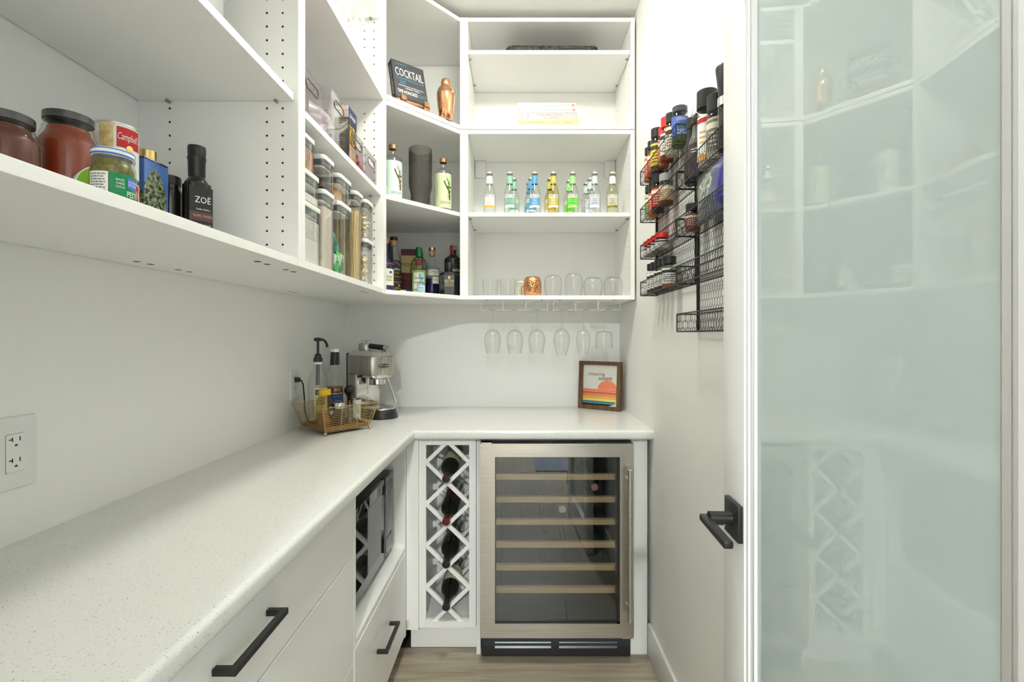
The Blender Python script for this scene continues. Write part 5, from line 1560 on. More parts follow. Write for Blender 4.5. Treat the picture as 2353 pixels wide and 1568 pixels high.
_, sp_ = lying_book('pale yellow cookbook, lowest of the stack on the back cabinet', -0.004, 0.278, 2.195, z, 0.036, flat('cover_butter', 204, 184, 142), [('THE SIDE GARDENER', -0.075, 0.120, 0.008, 0.004, ink_o), ('{ } [ ] { }', 0.030, 0.045, 0.012, 0.004, ink_o), ('ROSIE DAYKIN', 0.092, 0.036, 0.005, 0.004, ink_o)])
z += 0.0363
lying_book('grey cookbook, second from the bottom of the stack', 0.002, 0.272, 2.197, z, 0.030, flat('cover_mist', 178, 176, 178), [('FRAICHE FOOD', 0.008, 0.110, 0.009, 0.006, ink_p), ('FULL HEARTS', 0.010, 0.074, 0.007, -0.007, ink_g), ('[ ]', -0.105, 0.034, 0.020, 0, ink_g)])
z += 0.0303
_, sp1 = lying_book('white cookbook with pale blue title, second from the top of the stack', 0.003, 0.268, 2.196, z, 0.0235, flat('cover_white', 205, 204, 201), [('the', -0.075, 0.014, 0.007, 0, ink_g), ('oh she glows', -0.010, 0.096, 0.012, 0, ink_b), ('COOKBOOK', 0.075, 0.062, 0.006, 0, ink_g), ('ANGELA LIDDON', -0.108, 0.028, 0.009, 0, ink_p)])
z += 0.0238
_, sp2 = lying_book('white cookbook on top of the stack in the back cabinet', 0.001, 0.266, 2.199, z, 0.0225, flat('cover_white', 205, 204, 201), [('THE OH SHE GLOWS EVERY DAY', 0.022, 0.170, 0.007, 0, ink_g)])
for s, th_ in ((sp1, 0.0235), (sp2, 0.0225)):
    B().tube([(0.118 + 0.006 * math.cos(2 * pi * k / 20), -0.0958, th_ / 2 + 0.0035 * math.sin(2 * pi * k / 20)) for k in range(20)], 0.0011, 5, True).obj('publisher_mark', flat('mark_orange', 214, 110, 70), s)
t = thing('woven_tray', 'dark woven tray lying on the highest back shelf', 'tray', (0.156, 2.31, 2.5716), 0)
M_wov = noise_color(mat('dark_weave', (0.05, 0.05, 0.045), 0.8), [(0.35, (0.012, 0.012, 0.012)), (0.7, (0.12, 0.12, 0.10))], nscale=140)
B().prism(roundrect(0.40, 0.22, 0.03), 0, 0.008).obj('tray_base', M_wov, t)
for k in range(4):
    pts = roundrect(0.404 + 0.004 * k, 0.224 + 0.003 * k, 0.03, 8)
    B().tube([(px, py, 0.0055 + 0.0066 * k + 0.0014 * (1 if (i + k) % 2 else -1)) for i, (px, py) in enumerate(pts)], 0.0038, 6, True).obj('woven_coil', M_wov, t)

# ------------------------------------------------------------------ hanging stemware
M_wirew = mat('white_wire', (0.83, 0.83, 0.81), 0.35)
def stem_rack(lbl, x0, x1):
    t = thing('stemware_rack', lbl, 'glass rack', ((x0 + x1) / 2, 2.33, ZU0), 0, 'under-cabinet stemware racks')
    ox_ = -(x0 + x1) / 2
    a, b = x0 + ox_, x1 + ox_
    p = (b - a) / 3
    zt, zb = -0.0042, -0.0455
    y0, y1 = -0.128, 0.128
    for yy in (y0, 0.0, y1):
        B().tube([(a, yy, zt), (b, yy, zt)], 0.0016, 6).obj('cross_wire', M_wirew, t)
    for k in range(3):
        for e, dirn in ((a + k * p + 0.001, 1), (a + (k + 1) * p - 0.003, -1)):
            inn_ = e + dirn * 0.032
            B().tube([(inn_, y0, zb), (e, y0, zb), (e, y0, zt), (e, y1, zt), (e, y1, zb), (inn_, y1, zb)], 0.0015, 6).obj('hanger_wire', M_wirew, t)
            B().tube([(inn_, y0, zb), (inn_, y1, zb)], 0.0015, 6).obj('rail_wire', M_wirew, t)
            B().tube([(e, y0 + 0.001, zb), (e, y1 - 0.001, zb)], 0.0013, 6).obj('rail_wire', M_wirew, t)
    for xx in (a + 0.03, b - 0.03):
        B().cyl((xx, y0, zt + 0.0005), (xx, y0, 0), 0.004, 8).obj('screw', M_pin, t)
    return t
stem_rack('white wire stemware rack under the back cabinet, left of the pair', -0.170, 0.1385)
stem_rack('white wire stemware rack under the back cabinet, right of the pair', 0.1615, 0.4695)
def stem_glass(lbl, x, y, bowl, stem_top, zfoot=-0.0):
    """hangs upside down from its foot at z 0"""
    t = thing('wine_glass', lbl, 'glass', (x, y, ZU0 - 0.0436), 0, 'wine glasses hanging from the racks')
    R = 0.036
    B().lathe([(0, 0.0025), (R * 0.6, 0.0022), (R, 0.0008), (R, 0), (R * 0.5, -0.001), (0.006, -0.004), (0.0035, -0.012), (0.003, -0.02), (0.003, -stem_top + 0.008), (0.005, -stem_top + 0.002), (0.006, -stem_top)], 36).obj('foot_and_stem', G_thin, t, smooth=60)
    inn_ = [(max(0.0, r_ - 0.0013), z_ - 0.0015) for r_, z_ in bowl]
    B().lathe([(0.001, bowl[0][1])] + bowl + list(reversed(inn_[1:])) + [(0, inn_[0][1] - 0.003)], 40).obj('bowl', G_thin, t, smooth=60)
    return t
def bowl_w(st, L, R, rim):
    out = [(0.004, -st)]
    for k in range(1, 9):
        a = pi / 2 * k / 8
        out.append((R * math.sin(a) ** 0.85, -st - L * 0.42 * (1 - math.cos(a))))
    for k in range(1, 7):
        u = k / 6
        out.append((R + (rim - R) * u ** 1.4, -st - L * (0.42 + 0.58 * u)))
    return out
s_ = 1110 / 2.27
for px, lb in ((1132, 'hanging wine glass with rounded bowl, first from the left'), (1183, 'hanging wine glass with rounded bowl, second from the left'), (1233.5, 'hanging wine glass with rounded bowl, third from the left')):
    stem_glass(lb, (px - 1190) / s_, 2.27, bowl_w(0.090, 0.110, 0.0395, 0.029), 0.091)
stem_glass('hanging tall tulip wine glass, fourth from the left', (1290.5 - 1190) / s_, 2.27, bowl_w(0.086, 0.124, 0.0395, 0.022), 0.087)
stem_glass('hanging slim tapered wine glass, second from the right', (1340 - 1190) / s_, 2.27, bowl_w(0.088, 0.119, 0.0335, 0.023), 0.089)
stem_glass('hanging straight-sided cylindrical glass, rightmost on the racks', (1388 - 1190) / s_, 2.27,
           [(0.004, -0.098), (0.02, -0.099), (0.034, -0.102), (0.0375, -0.109), (0.0385, -0.125), (0.0395, -0.178)], 0.099)

# ------------------------------------------------------------------ framed sign leaning in the corner
p0, p1 = Vector((0.318, 2.506, 0)), Vector((0.505, 2.372, 0))
mid = (p0 + p1) / 2
ang = math.atan2(p1.y - p0.y, p1.x - p0.x)
t = thing('framed_sign', 'small wood framed sunset sign reading chasing sunsets, leaning in the corner', 'sign', (mid.x, mid.y, ZT), ang)
t.rotation_euler = (math.radians(-3.5), 0, ang)
S, Hh, fw = 0.230, 0.243, 0.0195
M_fr = noise_color(mat('walnut_frame', (0.13, 0.07, 0.03), 0.5), [(0.3, (0.07, 0.033, 0.012)), (0.7, (0.19, 0.105, 0.045))], scale=(30, 30, 4), nscale=3)
for x0, x1, z0, z1 in ((-S / 2, S / 2, Hh - fw, Hh), (-S / 2, S / 2, 0, fw), (-S / 2, -S / 2 + fw, fw, Hh - fw), (S / 2 - fw, S / 2, fw, Hh - fw)):
    B().box(x0, x1, -0.014, 0.012, z0 + 0.0001, z1 - 0.0001).obj('frame_bar', M_fr, t, bevel=0.001, seg=1)
iw = S / 2 - fw
bd = B().box(-iw, iw, 0.0, 0.005, fw, Hh - fw).obj('sign_board', flat('sign_white', 226, 224, 214), t, smooth=0)
z = fw
y_ = -0.0005
def stripe(za, zb, col, xr=iw, xl=-iw):
    B().quad((xl, y_, za), (xr if za > fw + 0.012 else xr - 0.028, y_, za), (xr, y_, zb), (xl, y_, zb)).obj('printed_stripe', col, bd, smooth=0)
hgt = 0.082
cols = [('sun_coral', 240, 130, 98), ('sun_brick', 222, 96, 58), ('sun_orange', 232, 136, 74), ('sun_amber', 232, 176, 74), ('sun_yellow', 240, 214, 110), ('sea_teal', 44, 132, 158), ('sea_black', 34, 38, 42)]
zt = fw + hgt
sh = [0.0115, 0.0115, 0.0105, 0.0105, 0.011, 0.0105, 0.0105]
for c_, h_ in zip(cols, sh):
    stripe(zt - h_, zt, flat(*c_), xr=iw if c_[0] not in ('sea_teal', 'sea_black') else (iw - 0.012 if c_[0] == 'sea_teal' else iw - 0.018))
    zt -= h_ + (0.0014 if c_[0] in ('sun_coral', 'sun_brick', 'sun_orange', 'sea_teal') else 0.0)
cx_, r_ = 0.040, 0.052
B().add([(min(iw, cx_ + r_ * math.cos(pi * k / 30)), y_, fw + hgt + 0.0015 + r_ * 0.85 * math.sin(pi * k / 30)) for k in range(31)], [tuple(range(31))]).obj('printed_sun', flat('sun_peach', 242, 136, 100), bd, smooth=0)
tb = text(B(), 'chasing', 0.088, 0.020, on_flat(-0.020, -0.0008, 0.176), space=1.3)
tb.obj('lettering', blk, bd, smooth=0)
tb = text(B(), 'sunsets', 0.078, 0.017, on_flat(0.028, -0.0008, 0.157), shear=0.45)
tb.obj('lettering', blk, bd, smooth=0)

# ------------------------------------------------------------------ wall outlets
def outlet(lbl, y, z, w, h):
    """decorator receptacle on the left wall; front faces +x"""
    t = thing('wall_outlet', lbl, 'outlet', (XL, y, z), pi / 2)
    B().prism([(a, b) for a, b in roundrect(w, h, 0.004)], 0, 0.0055, 0.97).obj('cover_plate', mat('outlet_white', (0.80, 0.80, 0.785), 0.3), t)
    rc = B().prism(roundrect(0.0335, 0.0675, 0.003), 0.0052, 0.0068).obj('receptacle', mat('outlet_white2', (0.82, 0.82, 0.80), 0.28), t)
    gp = B()
    gp.prism(roundrect(0.0348, 0.0688, 0.0035), 0.0050, 0.0057)
    gp.obj('gap', mat('outlet_gap', (0.25, 0.25, 0.23), 0.7), t)
    for zc in (0.0185, -0.0185):
        B().box(-0.0075, -0.0055, zc - 0.002 + 0.004, zc + 0.008 - 0.0005 + 0.002, 0.0066, 0.0070).box(-0.0125, -0.0075, zc + 0.005, zc + 0.007, 0.0066, 0.0070).obj('slot', M_hole, rc, smooth=0)
        B().box(0.0058, 0.0076, zc + 0.002, zc + 0.0095, 0.0066, 0.0070).obj('slot', M_hole, rc, smooth=0)
        B().prism([(0.0028 * math.cos(k * pi / 8), zc - 0.0065 + 0.0036 * math.sin(k * pi / 8)) for k in range(9)], 0.0066, 0.0070).obj('ground_hole', M_hole, rc, smooth=0)
    for c_ in [o for o in t.children]:
        pass
    return t
def stand_up(t, rz=pi / 2):
    """plates are modelled lying; stand them against the wall facing +x"""
    t.rotation_euler = (pi / 2, 0, pi / 2)
o1 = outlet('white double outlet on the left wall, nearest the viewer', 0.862, 1.072, 0.080, 0.130)
stand_up(o1)
o2 = outlet('white outlet with a black plug on the left wall behind the syrup bottles', 1.944, 1.086, 0.073, 0.124)
stand_up(o2)
pl = thing('power_plug', 'black power plug and cord in the outlet behind the syrup bottles', 'plug', (XL + 0.0069, 1.944, 1.1045))
B().box(0, 0.017, -0.010, 0.010, -0.0095, 0.0095).obj('plug_body', M_blackp, pl, bevel=0.003)
cp = [(0.017, 0, 0), (0.022, 0.004, -0.003), (0.024, 0.016, -0.020), (0.022, 0.030, -0.070), (0.018, 0.045, -0.13), (0.018, 0.07, -0.178), (0.03, 0.12, -0.1905), (0.06, 0.22, -0.1915), (0.085, 0.33, -0.1915)]
B().tube(cp, 0.0028, 8).obj('cord', M_blackp, pl, smooth=80)

# ------------------------------------------------------------------ gold wire basket
c0 = Vector((-0.725, 1.923, ZT))
e1 = Vector((-0.716 + 0.86, 1.786 - 1.91, 0)).normalized()     # towards the front corner from the left one
angb = math.atan2(e1.y, e1.x)
t = thing('wire_basket', 'gold wire basket with flared sides holding coffee syrups', 'basket', c0, angb)
wl, wd = 0.190, 0.185
H_ = 0.094
M_gw = M_gold
def rp(k, z):
    u = z / H_
    return 1 + 0.30 * u
def ringpts(z):
    k = 1 + 0.26 * (z / H_)
    return [(-wl / 2 * k, -wd / 2 * k, z + 0.012), (wl / 2 * k, -wd / 2 * k, z + 0.012), (wl / 2 * k, wd / 2 * k, z + 0.012), (-wl / 2 * k, wd / 2 * k, z + 0.012)]
for i in range(15):
    z = H_ * i / 14
    B().tube(ringpts(z), 0.0016 if i == 14 else 0.0010, 6, True).obj('rim' if i == 14 else 'wire', M_gw, t)
b0, b1 = ringpts(0), ringpts(H_)
for s in range(4):
    for u in (0, 1 / 3, 2 / 3):
        pa = Vector(b0[s]).lerp(Vector(b0[(s + 1) % 4]), u)
        pb = Vector(b1[s]).lerp(Vector(b1[(s + 1) % 4]), u)
        B().tube([pa, pb], 0.0016 if u == 0 else 0.0012, 6).obj('upright', M_gw, t)
for i in range(1, 9):
    yy = -wd / 2 + wd * i / 9
    B().tube([(-wl / 2, yy, 0.012), (wl / 2, yy, 0.012)], 0.0011, 6).obj('base_wire', M_gw, t)
for s in range(4):
    B().sphere((b0[s][0], b0[s][1], 0.0065), 0.0065, 12, 8).obj('ball_foot', M_gw, t)
ZBK = ZT + 0.0135
# wooden tray insert
M_ins = noise_color(mat('basket_insert', (0.36, 0.15, 0.04), 0.4), [(0.3, (0.26, 0.10, 0.025)), (0.7, (0.46, 0.21, 0.07))], scale=(4, 30, 30), nscale=3)
ins = thing('wooden_tray', 'thin brown wooden tray lining the gold basket', 'tray', (c0.x, c0.y, ZBK), angb)
B().box(-wl / 2 + 0.004, wl / 2 - 0.004, -wd / 2 + 0.004, wd / 2 - 0.004, 0, 0.003).obj('tray_base', M_ins, ins)
for a0, a1, b0_, b1_ in ((-1, 1, -1, -0.96), (-1, 1, 0.96, 1), (-1, -0.96, -0.96, 0.96), (0.96, 1, -0.96, 0.96)):
    B().box(a0 * (wl / 2 - 0.004), a1 * (wl / 2 - 0.004), b0_ * (wd / 2 - 0.004), b1_ * (wd / 2 - 0.004), 0.0032, 0.016).obj('tray_side', M_ins, ins)
ZI = ZBK + 0.0034
# pump bottle
x, y = -0.7943, 1.9193
t = thing('pump_bottle', 'clear syrup bottle with a black pump and yellow label', 'bottle', (x, y, ZI), to_cam(x, y, 25))
B().lathe([(0, 0.003), (0.032, 0.001), (0.0355, 0), (0.0365, 0.005), (0.0365, 0.165), (0.0350, 0.180), (0.028, 0.197), (0.0205, 0.212), (0.0155, 0.232), (0.0148, 0.245)], 36).obj('bottle_body', G_clear, t, smooth=55)
B().lathe([(0.0148, 0.242), (0.0165, 0.244), (0.0165, 0.250), (0.0148, 0.251)], 28).obj('collar', wht, t)
B().lathe([(0, 0.252), (0.0165, 0.252), (0.0170, 0.254), (0.0165, 0.268), (0.0125, 0.269), (0.0120, 0.281), (0.006, 0.283), (0.0048, 0.284), (0.0048, 0.335), (0, 0.335)], 28).obj('pump_base', M_blackp, t, smooth=35)
hd = B().lathe([(0, 0.333), (0.012, 0.333), (0.0155, 0.338), (0.0150, 0.344), (0.011, 0.347), (0, 0.3475)], 28).obj('pump_head', M_blackp, t, smooth=40)
B().tube([(0.006, 0, 0.340), (0.022, 0, 0.339), (0.032, 0, 0.330), (0.038, 0, 0.316), (0.037, 0, 0.308)], 0.0050, 10).obj('pump_spout', M_blackp, hd)
B().cyl((0, 0, 0.160), (0, 0, 0.250), 0.0075, 16).obj('pump_tube', mat('pump_grey', (0.10, 0.10, 0.11), 0.3), t)
label(t, 0.0365, 0.030, 0.150, 0.0, 0.80, flat('label_butter', 226, 214, 150), [])
lbx = band(t, 0.0365, 0.124, 0.144, -0.15, 0.55, blk, 'brand_panel')
text(tb := B(), 'Vanilla', 0.030, 0.012, on_cyl(0.0378, 0.134, -0.15), shear=0.3); tb.obj('lettering', M_inkw, lbx, smooth=0)
print_lines(B(), 0.040, 0.030, 4, on_cyl(0.0374, 0.098, -0.1), 3).obj('fine_print', blk, lbx, smooth=0)
print_lines(B(), 0.020, 0.024, 4, on_cyl(0.0374, 0.048, -0.3), 6).obj('fine_print', blk, lbx, smooth=0)
# vanilla syrup bottle
x, y = -0.7484, 1.9755
t = thing('syrup_bottle', 'amber syrup bottle with black neck sleeve, white cap and arched blue label', 'bottle', (x, y, ZI), to_cam(x, y, 8))
B().lathe([(0, 0.003), (0.030, 0), (0.0340, 0.005), (0.0340, 0.168), (0.0315, 0.186), (0.0225, 0.205), (0.0165, 0.222), (0.0150, 0.238), (0.0148, 0.298)], 36).obj('bottle_body', G_clear, t, smooth=55)
to_liquid(t, 0.0340, 0.004, 0.150, mat('amber_syrup', (0.26, 0.10, 0.02), 0.08))
B().lathe([(0.0185, 0.236), (0.0188, 0.237), (0.0172, 0.286), (0.0165, 0.288)], 28).obj('neck_sleeve', M_blackp, t, smooth=40)
cap(t, 0.0165, 0.2885, 0.301, wht)
lbm = flat('label_ink', 34, 36, 46)
lb = label(t, 0.0340, 0.050, 0.130, 0.15, 0.85, lbm, [('BARREL & OAK', 0.048, 0.006, 0.122, 0, M_inkw)])
arc = [(0.029 * math.cos(pi * k / 16), 0.130 + 0.022 * math.sin(pi * k / 16)) for k in range(17)]
B().add([on_cyl(0.0346, zz_, 0.15)(xx_, 0) for xx_, zz_ in arc], [tuple(range(17))]).obj('label_top', lbm, lb, smooth=0)
B().tube([on_cyl(0.0352, zz_, 0.15)(xx_, 0) for xx_, zz_ in arc], 0.0009, 5).obj('label_outline', flat('label_silver', 170, 160, 140), lb)
bdm = band(t, 0.0340, 0.082, 0.114, 0.15, 0.85, flat('label_denim', 52, 78, 130), 'label_band', 0.0009)
tb = B(); text(tb, 'VANILLA', 0.046, 0.010, on_cyl(0.0355, 0.103, 0.15)); text(tb, 'BOURBON', 0.044, 0.008, on_cyl(0.0355, 0.090, 0.15)); tb.obj('lettering', flat('ink_midnight', 18, 24, 44), bdm, smooth=0)
tb = text(B(), 'SUGAR-FREE', 0.046, 0.008, on_cyl(0.0350, 0.030, 0.15)); tb.obj('lettering', M_inkw, lb, smooth=0)
# honey jar
x, y = -0.7460, 1.8670
t = thing('honey_jar', 'honey jar with a yellow cap in the gold basket', 'jar', (x, y, ZI), to_cam(x, y, 30))
B().lathe([(0, 0.002), (0.028, 0), (0.0315, 0.004), (0.0315, 0.085), (0.0300, 0.100), (0.0240, 0.112), (0.0215, 0.120), (0.0215, 0.130)], 32).obj('jar_body', glass('honey_plastic', (0.96, 0.90, 0.74), 0.7), t, smooth=50)
B().lathe([(0, 0.003), (0.0290, 0.003), (0.0290, 0.060), (0, 0.060)], 28).obj('honey', mat('honey', (0.40, 0.15, 0.02), 0.1, coat=0.5), t)
cap(t, 0.0225, 0.126, 0.148, flat('cap_yellow', 240, 190, 30, 0.4))
lbo = B().add([on_cyl(0.0320, 0.065, 0.35)(0.019 * math.cos(2 * pi * k / 28), 0.030 * math.sin(2 * pi * k / 28)) for k in range(28)], [tuple(range(28))]).obj('label', flat('label_chestnut', 92, 40, 20), t, smooth=0)
fl_ = B()
for k in range(5):
    a = 2 * pi * k / 5 + 0.3
    fl_.add([on_cyl(0.0326, 0.058, 0.35)(0.005 * math.cos(a) + 0.0032 * math.cos(2 * pi * j / 10), 0.006 * math.sin(a) + 0.0040 * math.sin(2 * pi * j / 10)) for j in range(10)], [tuple(range(10))])
fl_.obj('label_flower', M_inkw, lbo, smooth=0)
print_lines(tb := B(), 0.022, 0.010, 2, on_cyl(0.0326, 0.080, 0.35), 2); tb.obj('fine_print', M_inkw, lbo, smooth=0)
# spice shaker with steel lid
x, y = -0.690, 1.868
t = thing('sugar_shaker', 'small glass shaker with a steel lid in the gold basket', 'shaker', (x, y, ZI), 0)
vessel(t, 0.0205, 0.019, 0.078, 0.066, 0.076, G_clear, 'jar_body')
fill(t, 0.0185, 0.003, 0.060, mat('cocoa', (0.055, 0.022, 0.010), 0.9))
B().lathe([(0.0205, 0.074), (0.0212, 0.0755), (0.0212, 0.090), (0.018, 0.0955), (0.010, 0.098), (0, 0.0985)], 28).obj('lid', M_chrome, t, smooth=40)
B().tube([(-0.0215, 0, 0.072), (-0.0260, 0, 0.084), (-0.018, 0, 0.100), (0, 0, 0.104), (0.014, 0, 0.099)], 0.0008, 6).obj('wire_clip', M_chrome, t)
# tamper
x, y = -0.6930, 1.9915
t = thing('coffee_tamper', 'black coffee tamper with a ball grip standing in the basket', 'tamper', (x, y, ZI), 0)
B().lathe([(0, 0), (0.0175, 0), (0.0185, 0.002), (0.0185, 0.012), (0.012, 0.020), (0.010, 0.028), (0.0095, 0.105), (0.012, 0.112)], 28).obj('tamper_stem', M_blackp, t, smooth=45)
B().sphere((0, 0, 0.130), 0.0225, 24, 16).obj('ball_grip', M_blackp, t)
# steel cup and measuring glass
x, y = -0.6560, 1.9440
t = thing('steel_cup', 'stainless steel milk cup behind the measuring glass', 'cup', (x, y, ZI), 0)
B().lathe([(0, 0.002), (0.0215, 0), (0.0225, 0.003), (0.0245, 0.050), (0.0262, 0.098), (0.0272, 0.100), (0.0252, 0.1005), (0.0232, 0.05), (0.0212, 0.006), (0, 0.005)], 36).obj('cup_body', M_chrome, t, smooth=50)
x, y = -0.6555, 1.8945
t = thing('measuring_glass', 'small clear measuring glass with printed lines in the gold basket', 'glass', (x, y, ZI), to_cam(x, y))
B().lathe([(0, 0.004), (0.017, 0.003), (0.019, 0), (0.0200, 0.004), (0.0240, 0.090), (0.0226, 0.090), (0.0186, 0.010), (0, 0.010)], 32).obj('glass_body', G_clear, t, smooth=50)
ln = B()
for k in range(9):
    z = 0.014 + 0.008 * k
    R_ = 0.0200 + 0.004 * z / 0.09 + 0.0006
    ln.patch(R_, z, z + 0.0009, -0.55, 0.55 if k % 2 else 0.15, 10)
ln.obj('printed_lines', blk, t, smooth=0)
B().lathe([(0, 0), (0.0185, 0), (0.0190, 0.0026), (0, 0.003)], 24).obj('base_disc', M_chrome, t)

# ------------------------------------------------------------------ espresso machine
t = thing('espresso_machine', 'slim stainless espresso machine in the corner of the countertop', 'coffee machine', (-0.690, 2.270, ZT + 0.0005), pi / 4)
hw_ = 0.0625
def dshape(hw, yb, yf, n=14, bulge=None):
    """flat back at yb, rounded front reaching yf"""
    rad = hw if bulge is None else bulge
    pts = [(hw, yb), (-hw, yb)]
    for k in range(n + 1):
        a = pi + pi * k / n
        pts.append((hw * math.cos(a), yf + rad + rad * math.sin(a)))
    return list(reversed(pts))
M_dst = mat('machine_steel', (0.50, 0.475, 0.43), 0.30, 1.0)
noise_color(M_dst, [(0.3, (0.43, 0.41, 0.37)), (0.7, (0.57, 0.545, 0.50))], scale=(30, 30, 1), nscale=4)
B().prism(dshape(0.070, 0.11, -0.175), 0.0, 0.040, 0.90, c=(0, -0.04)).obj('base', M_blackp, t, bevel=0.002)
dt = B().prism(dshape(0.060, 0.02, -0.160), 0.0402, 0.046, 0.97, c=(0, -0.07)).obj('drip_tray', M_chrome, t, bevel=0.001)
B().box(-hw_, hw_, 0.030, 0.112, 0.0405, 0.192).obj('column', M_dst, t, bevel=0.003)
B().box(-hw_ + 0.004, hw_ - 0.004, 0.026, 0.0298, 0.046, 0.190).obj('splash_plate', M_chrome, t, bevel=0.001)
B().box(-hw_ + 0.002, hw_ - 0.002, 0.1125, 0.134, 0.012, 0.290).obj('water_tank', mat('tank_smoke', (0.06, 0.075, 0.075), 0.12), t, bevel=0.006)
head = B().prism(dshape(hw_, 0.112, -0.118, bulge=0.022), 0.1925, 0.278).obj('head', M_dst, t, bevel=0.002)
B().prism(dshape(hw_, 0.112, -0.118, bulge=0.022), 0.2785, 0.3020, 0.80, c=(0, 0.0)).obj('top_cover', M_chrome, head, bevel=0.002)
B().box(-hw_ - 0.0004, -hw_ + 0.0004, -0.030, -0.0285, 0.194, 0.277).obj('seam', M_hole, head, smooth=0)
for k in (-1, 0, 1):
    bt = B().cyl((0, 0, 0), (0, 0, 0.0025), 0.0095, 20).obj('button', M_blackg, head)
    bt.location = (0.030 * k, -0.1000 + 0.0035 * abs(k), 0.2905)
    bt.rotation_euler = (math.radians(42), 0, 0)
lgp = [(px, -0.1195, 0.236 + pz) for px, pz in roundrect(0.050, 0.021, 0.0100)]
lg2 = [(px, -0.1210, 0.236 + pz) for px, pz in roundrect(0.050, 0.021, 0.0100)]
nL = len(lgp)
lg = B().add(lgp + lg2, [tuple(range(nL, 2 * nL))] + [(i, nL + i, nL + (i + 1) % nL, (i + 1) % nL) for i in range(nL)]).obj('logo_plate', M_blackp, head)
B().tube([(px, -0.1212, 0.236 + pz) for px, pz in roundrect(0.0455, 0.0170, 0.0080)], 0.0006, 5, True).obj('logo_border', M_inkw, lg)
text(tb := B(), "De'Longhi", 0.038, 0.0095, on_flat(0, -0.1214, 0.236)); tb.obj('lettering', M_inkw, lg, smooth=0)
B().lathe([(0.055, 0.192), (0.052, 0.180), (0.040, 0.172), (0.040, 0.150), (0.037, 0.147), (0, 0.147)], 36, c=(0, -0.058)).obj('group_head', M_chrome, t, smooth=40)
B().prism(roundrect(0.118, 0.10, 0.03, c=(0, -0.056)), 0.180, 0.1923).obj('head_skirt', M_chrome, t, bevel=0.003)
sw = B().tube([(0.044, -0.075, 0.176), (0.050, -0.082, 0.150), (0.060, -0.098, 0.100), (0.066, -0.106, 0.070)], 0.0035, 10).obj('steam_wand', M_chrome, t, smooth=80)
B().cyl((0.0635, -0.1025, 0.083), (0.0672, -0.1076, 0.064), 0.0050, 12).obj('wand_tip', M_chrome, sw)
B().cyl((hw_ - 0.002, -0.050, 0.262), (hw_ + 0.018, -0.050, 0.262), 0.0085, 20).obj('steam_knob', M_chrome, t)
# portafilter lying upside down on top
lt = Vector((-0.690, 2.270, ZT + 0.3035))
t = thing('portafilter', 'steel portafilter with a black handle resting on top of the espresso machine', 'portafilter', lt, pi / 4 + 0.25)
B().lathe([(0, 0.0), (0.0320, 0.0), (0.0330, 0.004), (0.0330, 0.026), (0.030, 0.033), (0.015, 0.0355), (0, 0.036)], 36, c=(0, 0.035)).obj('filter_head', M_dst, t, smooth=35)
for sx in (-0.013, 0.013):
    B().lathe([(0.0075, 0.033), (0.0075, 0.043), (0.0062, 0.047), (0, 0.0475)], 16, c=(sx, 0.035)).obj('spout', M_dst, t, smooth=40)
B().tube([(0, 0.004, 0.020), (0, -0.020, 0.018), (0, -0.060, 0.015), (0, -0.090, 0.0135)], 0.0125, 18).obj('handle', M_blackp, t, smooth=60)
B().cyl((0, -0.0905, 0.0135), (0, -0.104, 0.0130), 0.0128, 20).obj('handle_end', M_chrome, t)

# ------------------------------------------------------------------ wire spice racks on the right wall
def hexmesh(b, w, h, fn, cw=0.0190, chh=0.0225, r=0.00062):
    """chicken wire filling w x h, mapped by fn(u, v)"""
    rows = int(h / (chh * 0.75)) + 2
    cols = int(w / cw) + 2
    seen = set()
    def seg(p, q):
        # clip to the panel
        (x0, y0), (x1, y1) = p, q
        t0, t1 = 0.0, 1.0
        for d_, s_, lo, hi in ((x1 - x0, x0, 0, w), (y1 - y0, y0, 0, h)):
            if abs(d_) < 1e-9:
                if s_ < lo or s_ > hi:
                    return
            else:
                a, c = (lo - s_) / d_, (hi - s_) / d_
                if a > c:
                    a, c = c, a
                t0, t1 = max(t0, a), min(t1, c)
        if t1 - t0 < 0.05:
            return
        A = Vector(fn(x0 + (x1 - x0) * t0, y0 + (y1 - y0) * t0))
        C = Vector(fn(x0 + (x1 - x0) * t1, y0 + (y1 - y0) * t1))
        if (C - A).length < 1e-4:
            return
        d_ = (C - A).normalized()
        o = d_.orthogonal().normalized()
        p_ = d_.cross(o)
        vs = []
        for cpt in (A, C):
            for k in range(3):
                vs.append(cpt + (o * math.cos(2.094 * k) + p_ * math.sin(2.094 * k)) * r)
        b.add(vs, [(0, 1, 4, 3), (1, 2, 5, 4), (2, 0, 3, 5)])
    for j in range(-1, rows):
        for i in range(-1, cols):
            cx = i * cw + (cw / 2 if j % 2 else 0)
            cy = j * chh * 0.75
            P = [(cx, cy + chh / 2), (cx + cw / 2, cy + chh / 4), (cx + cw / 2, cy - chh / 4), (cx, cy - chh / 2)]
            seg(P[0], P[1]); seg(P[1], P[2]); seg(P[2], P[3])
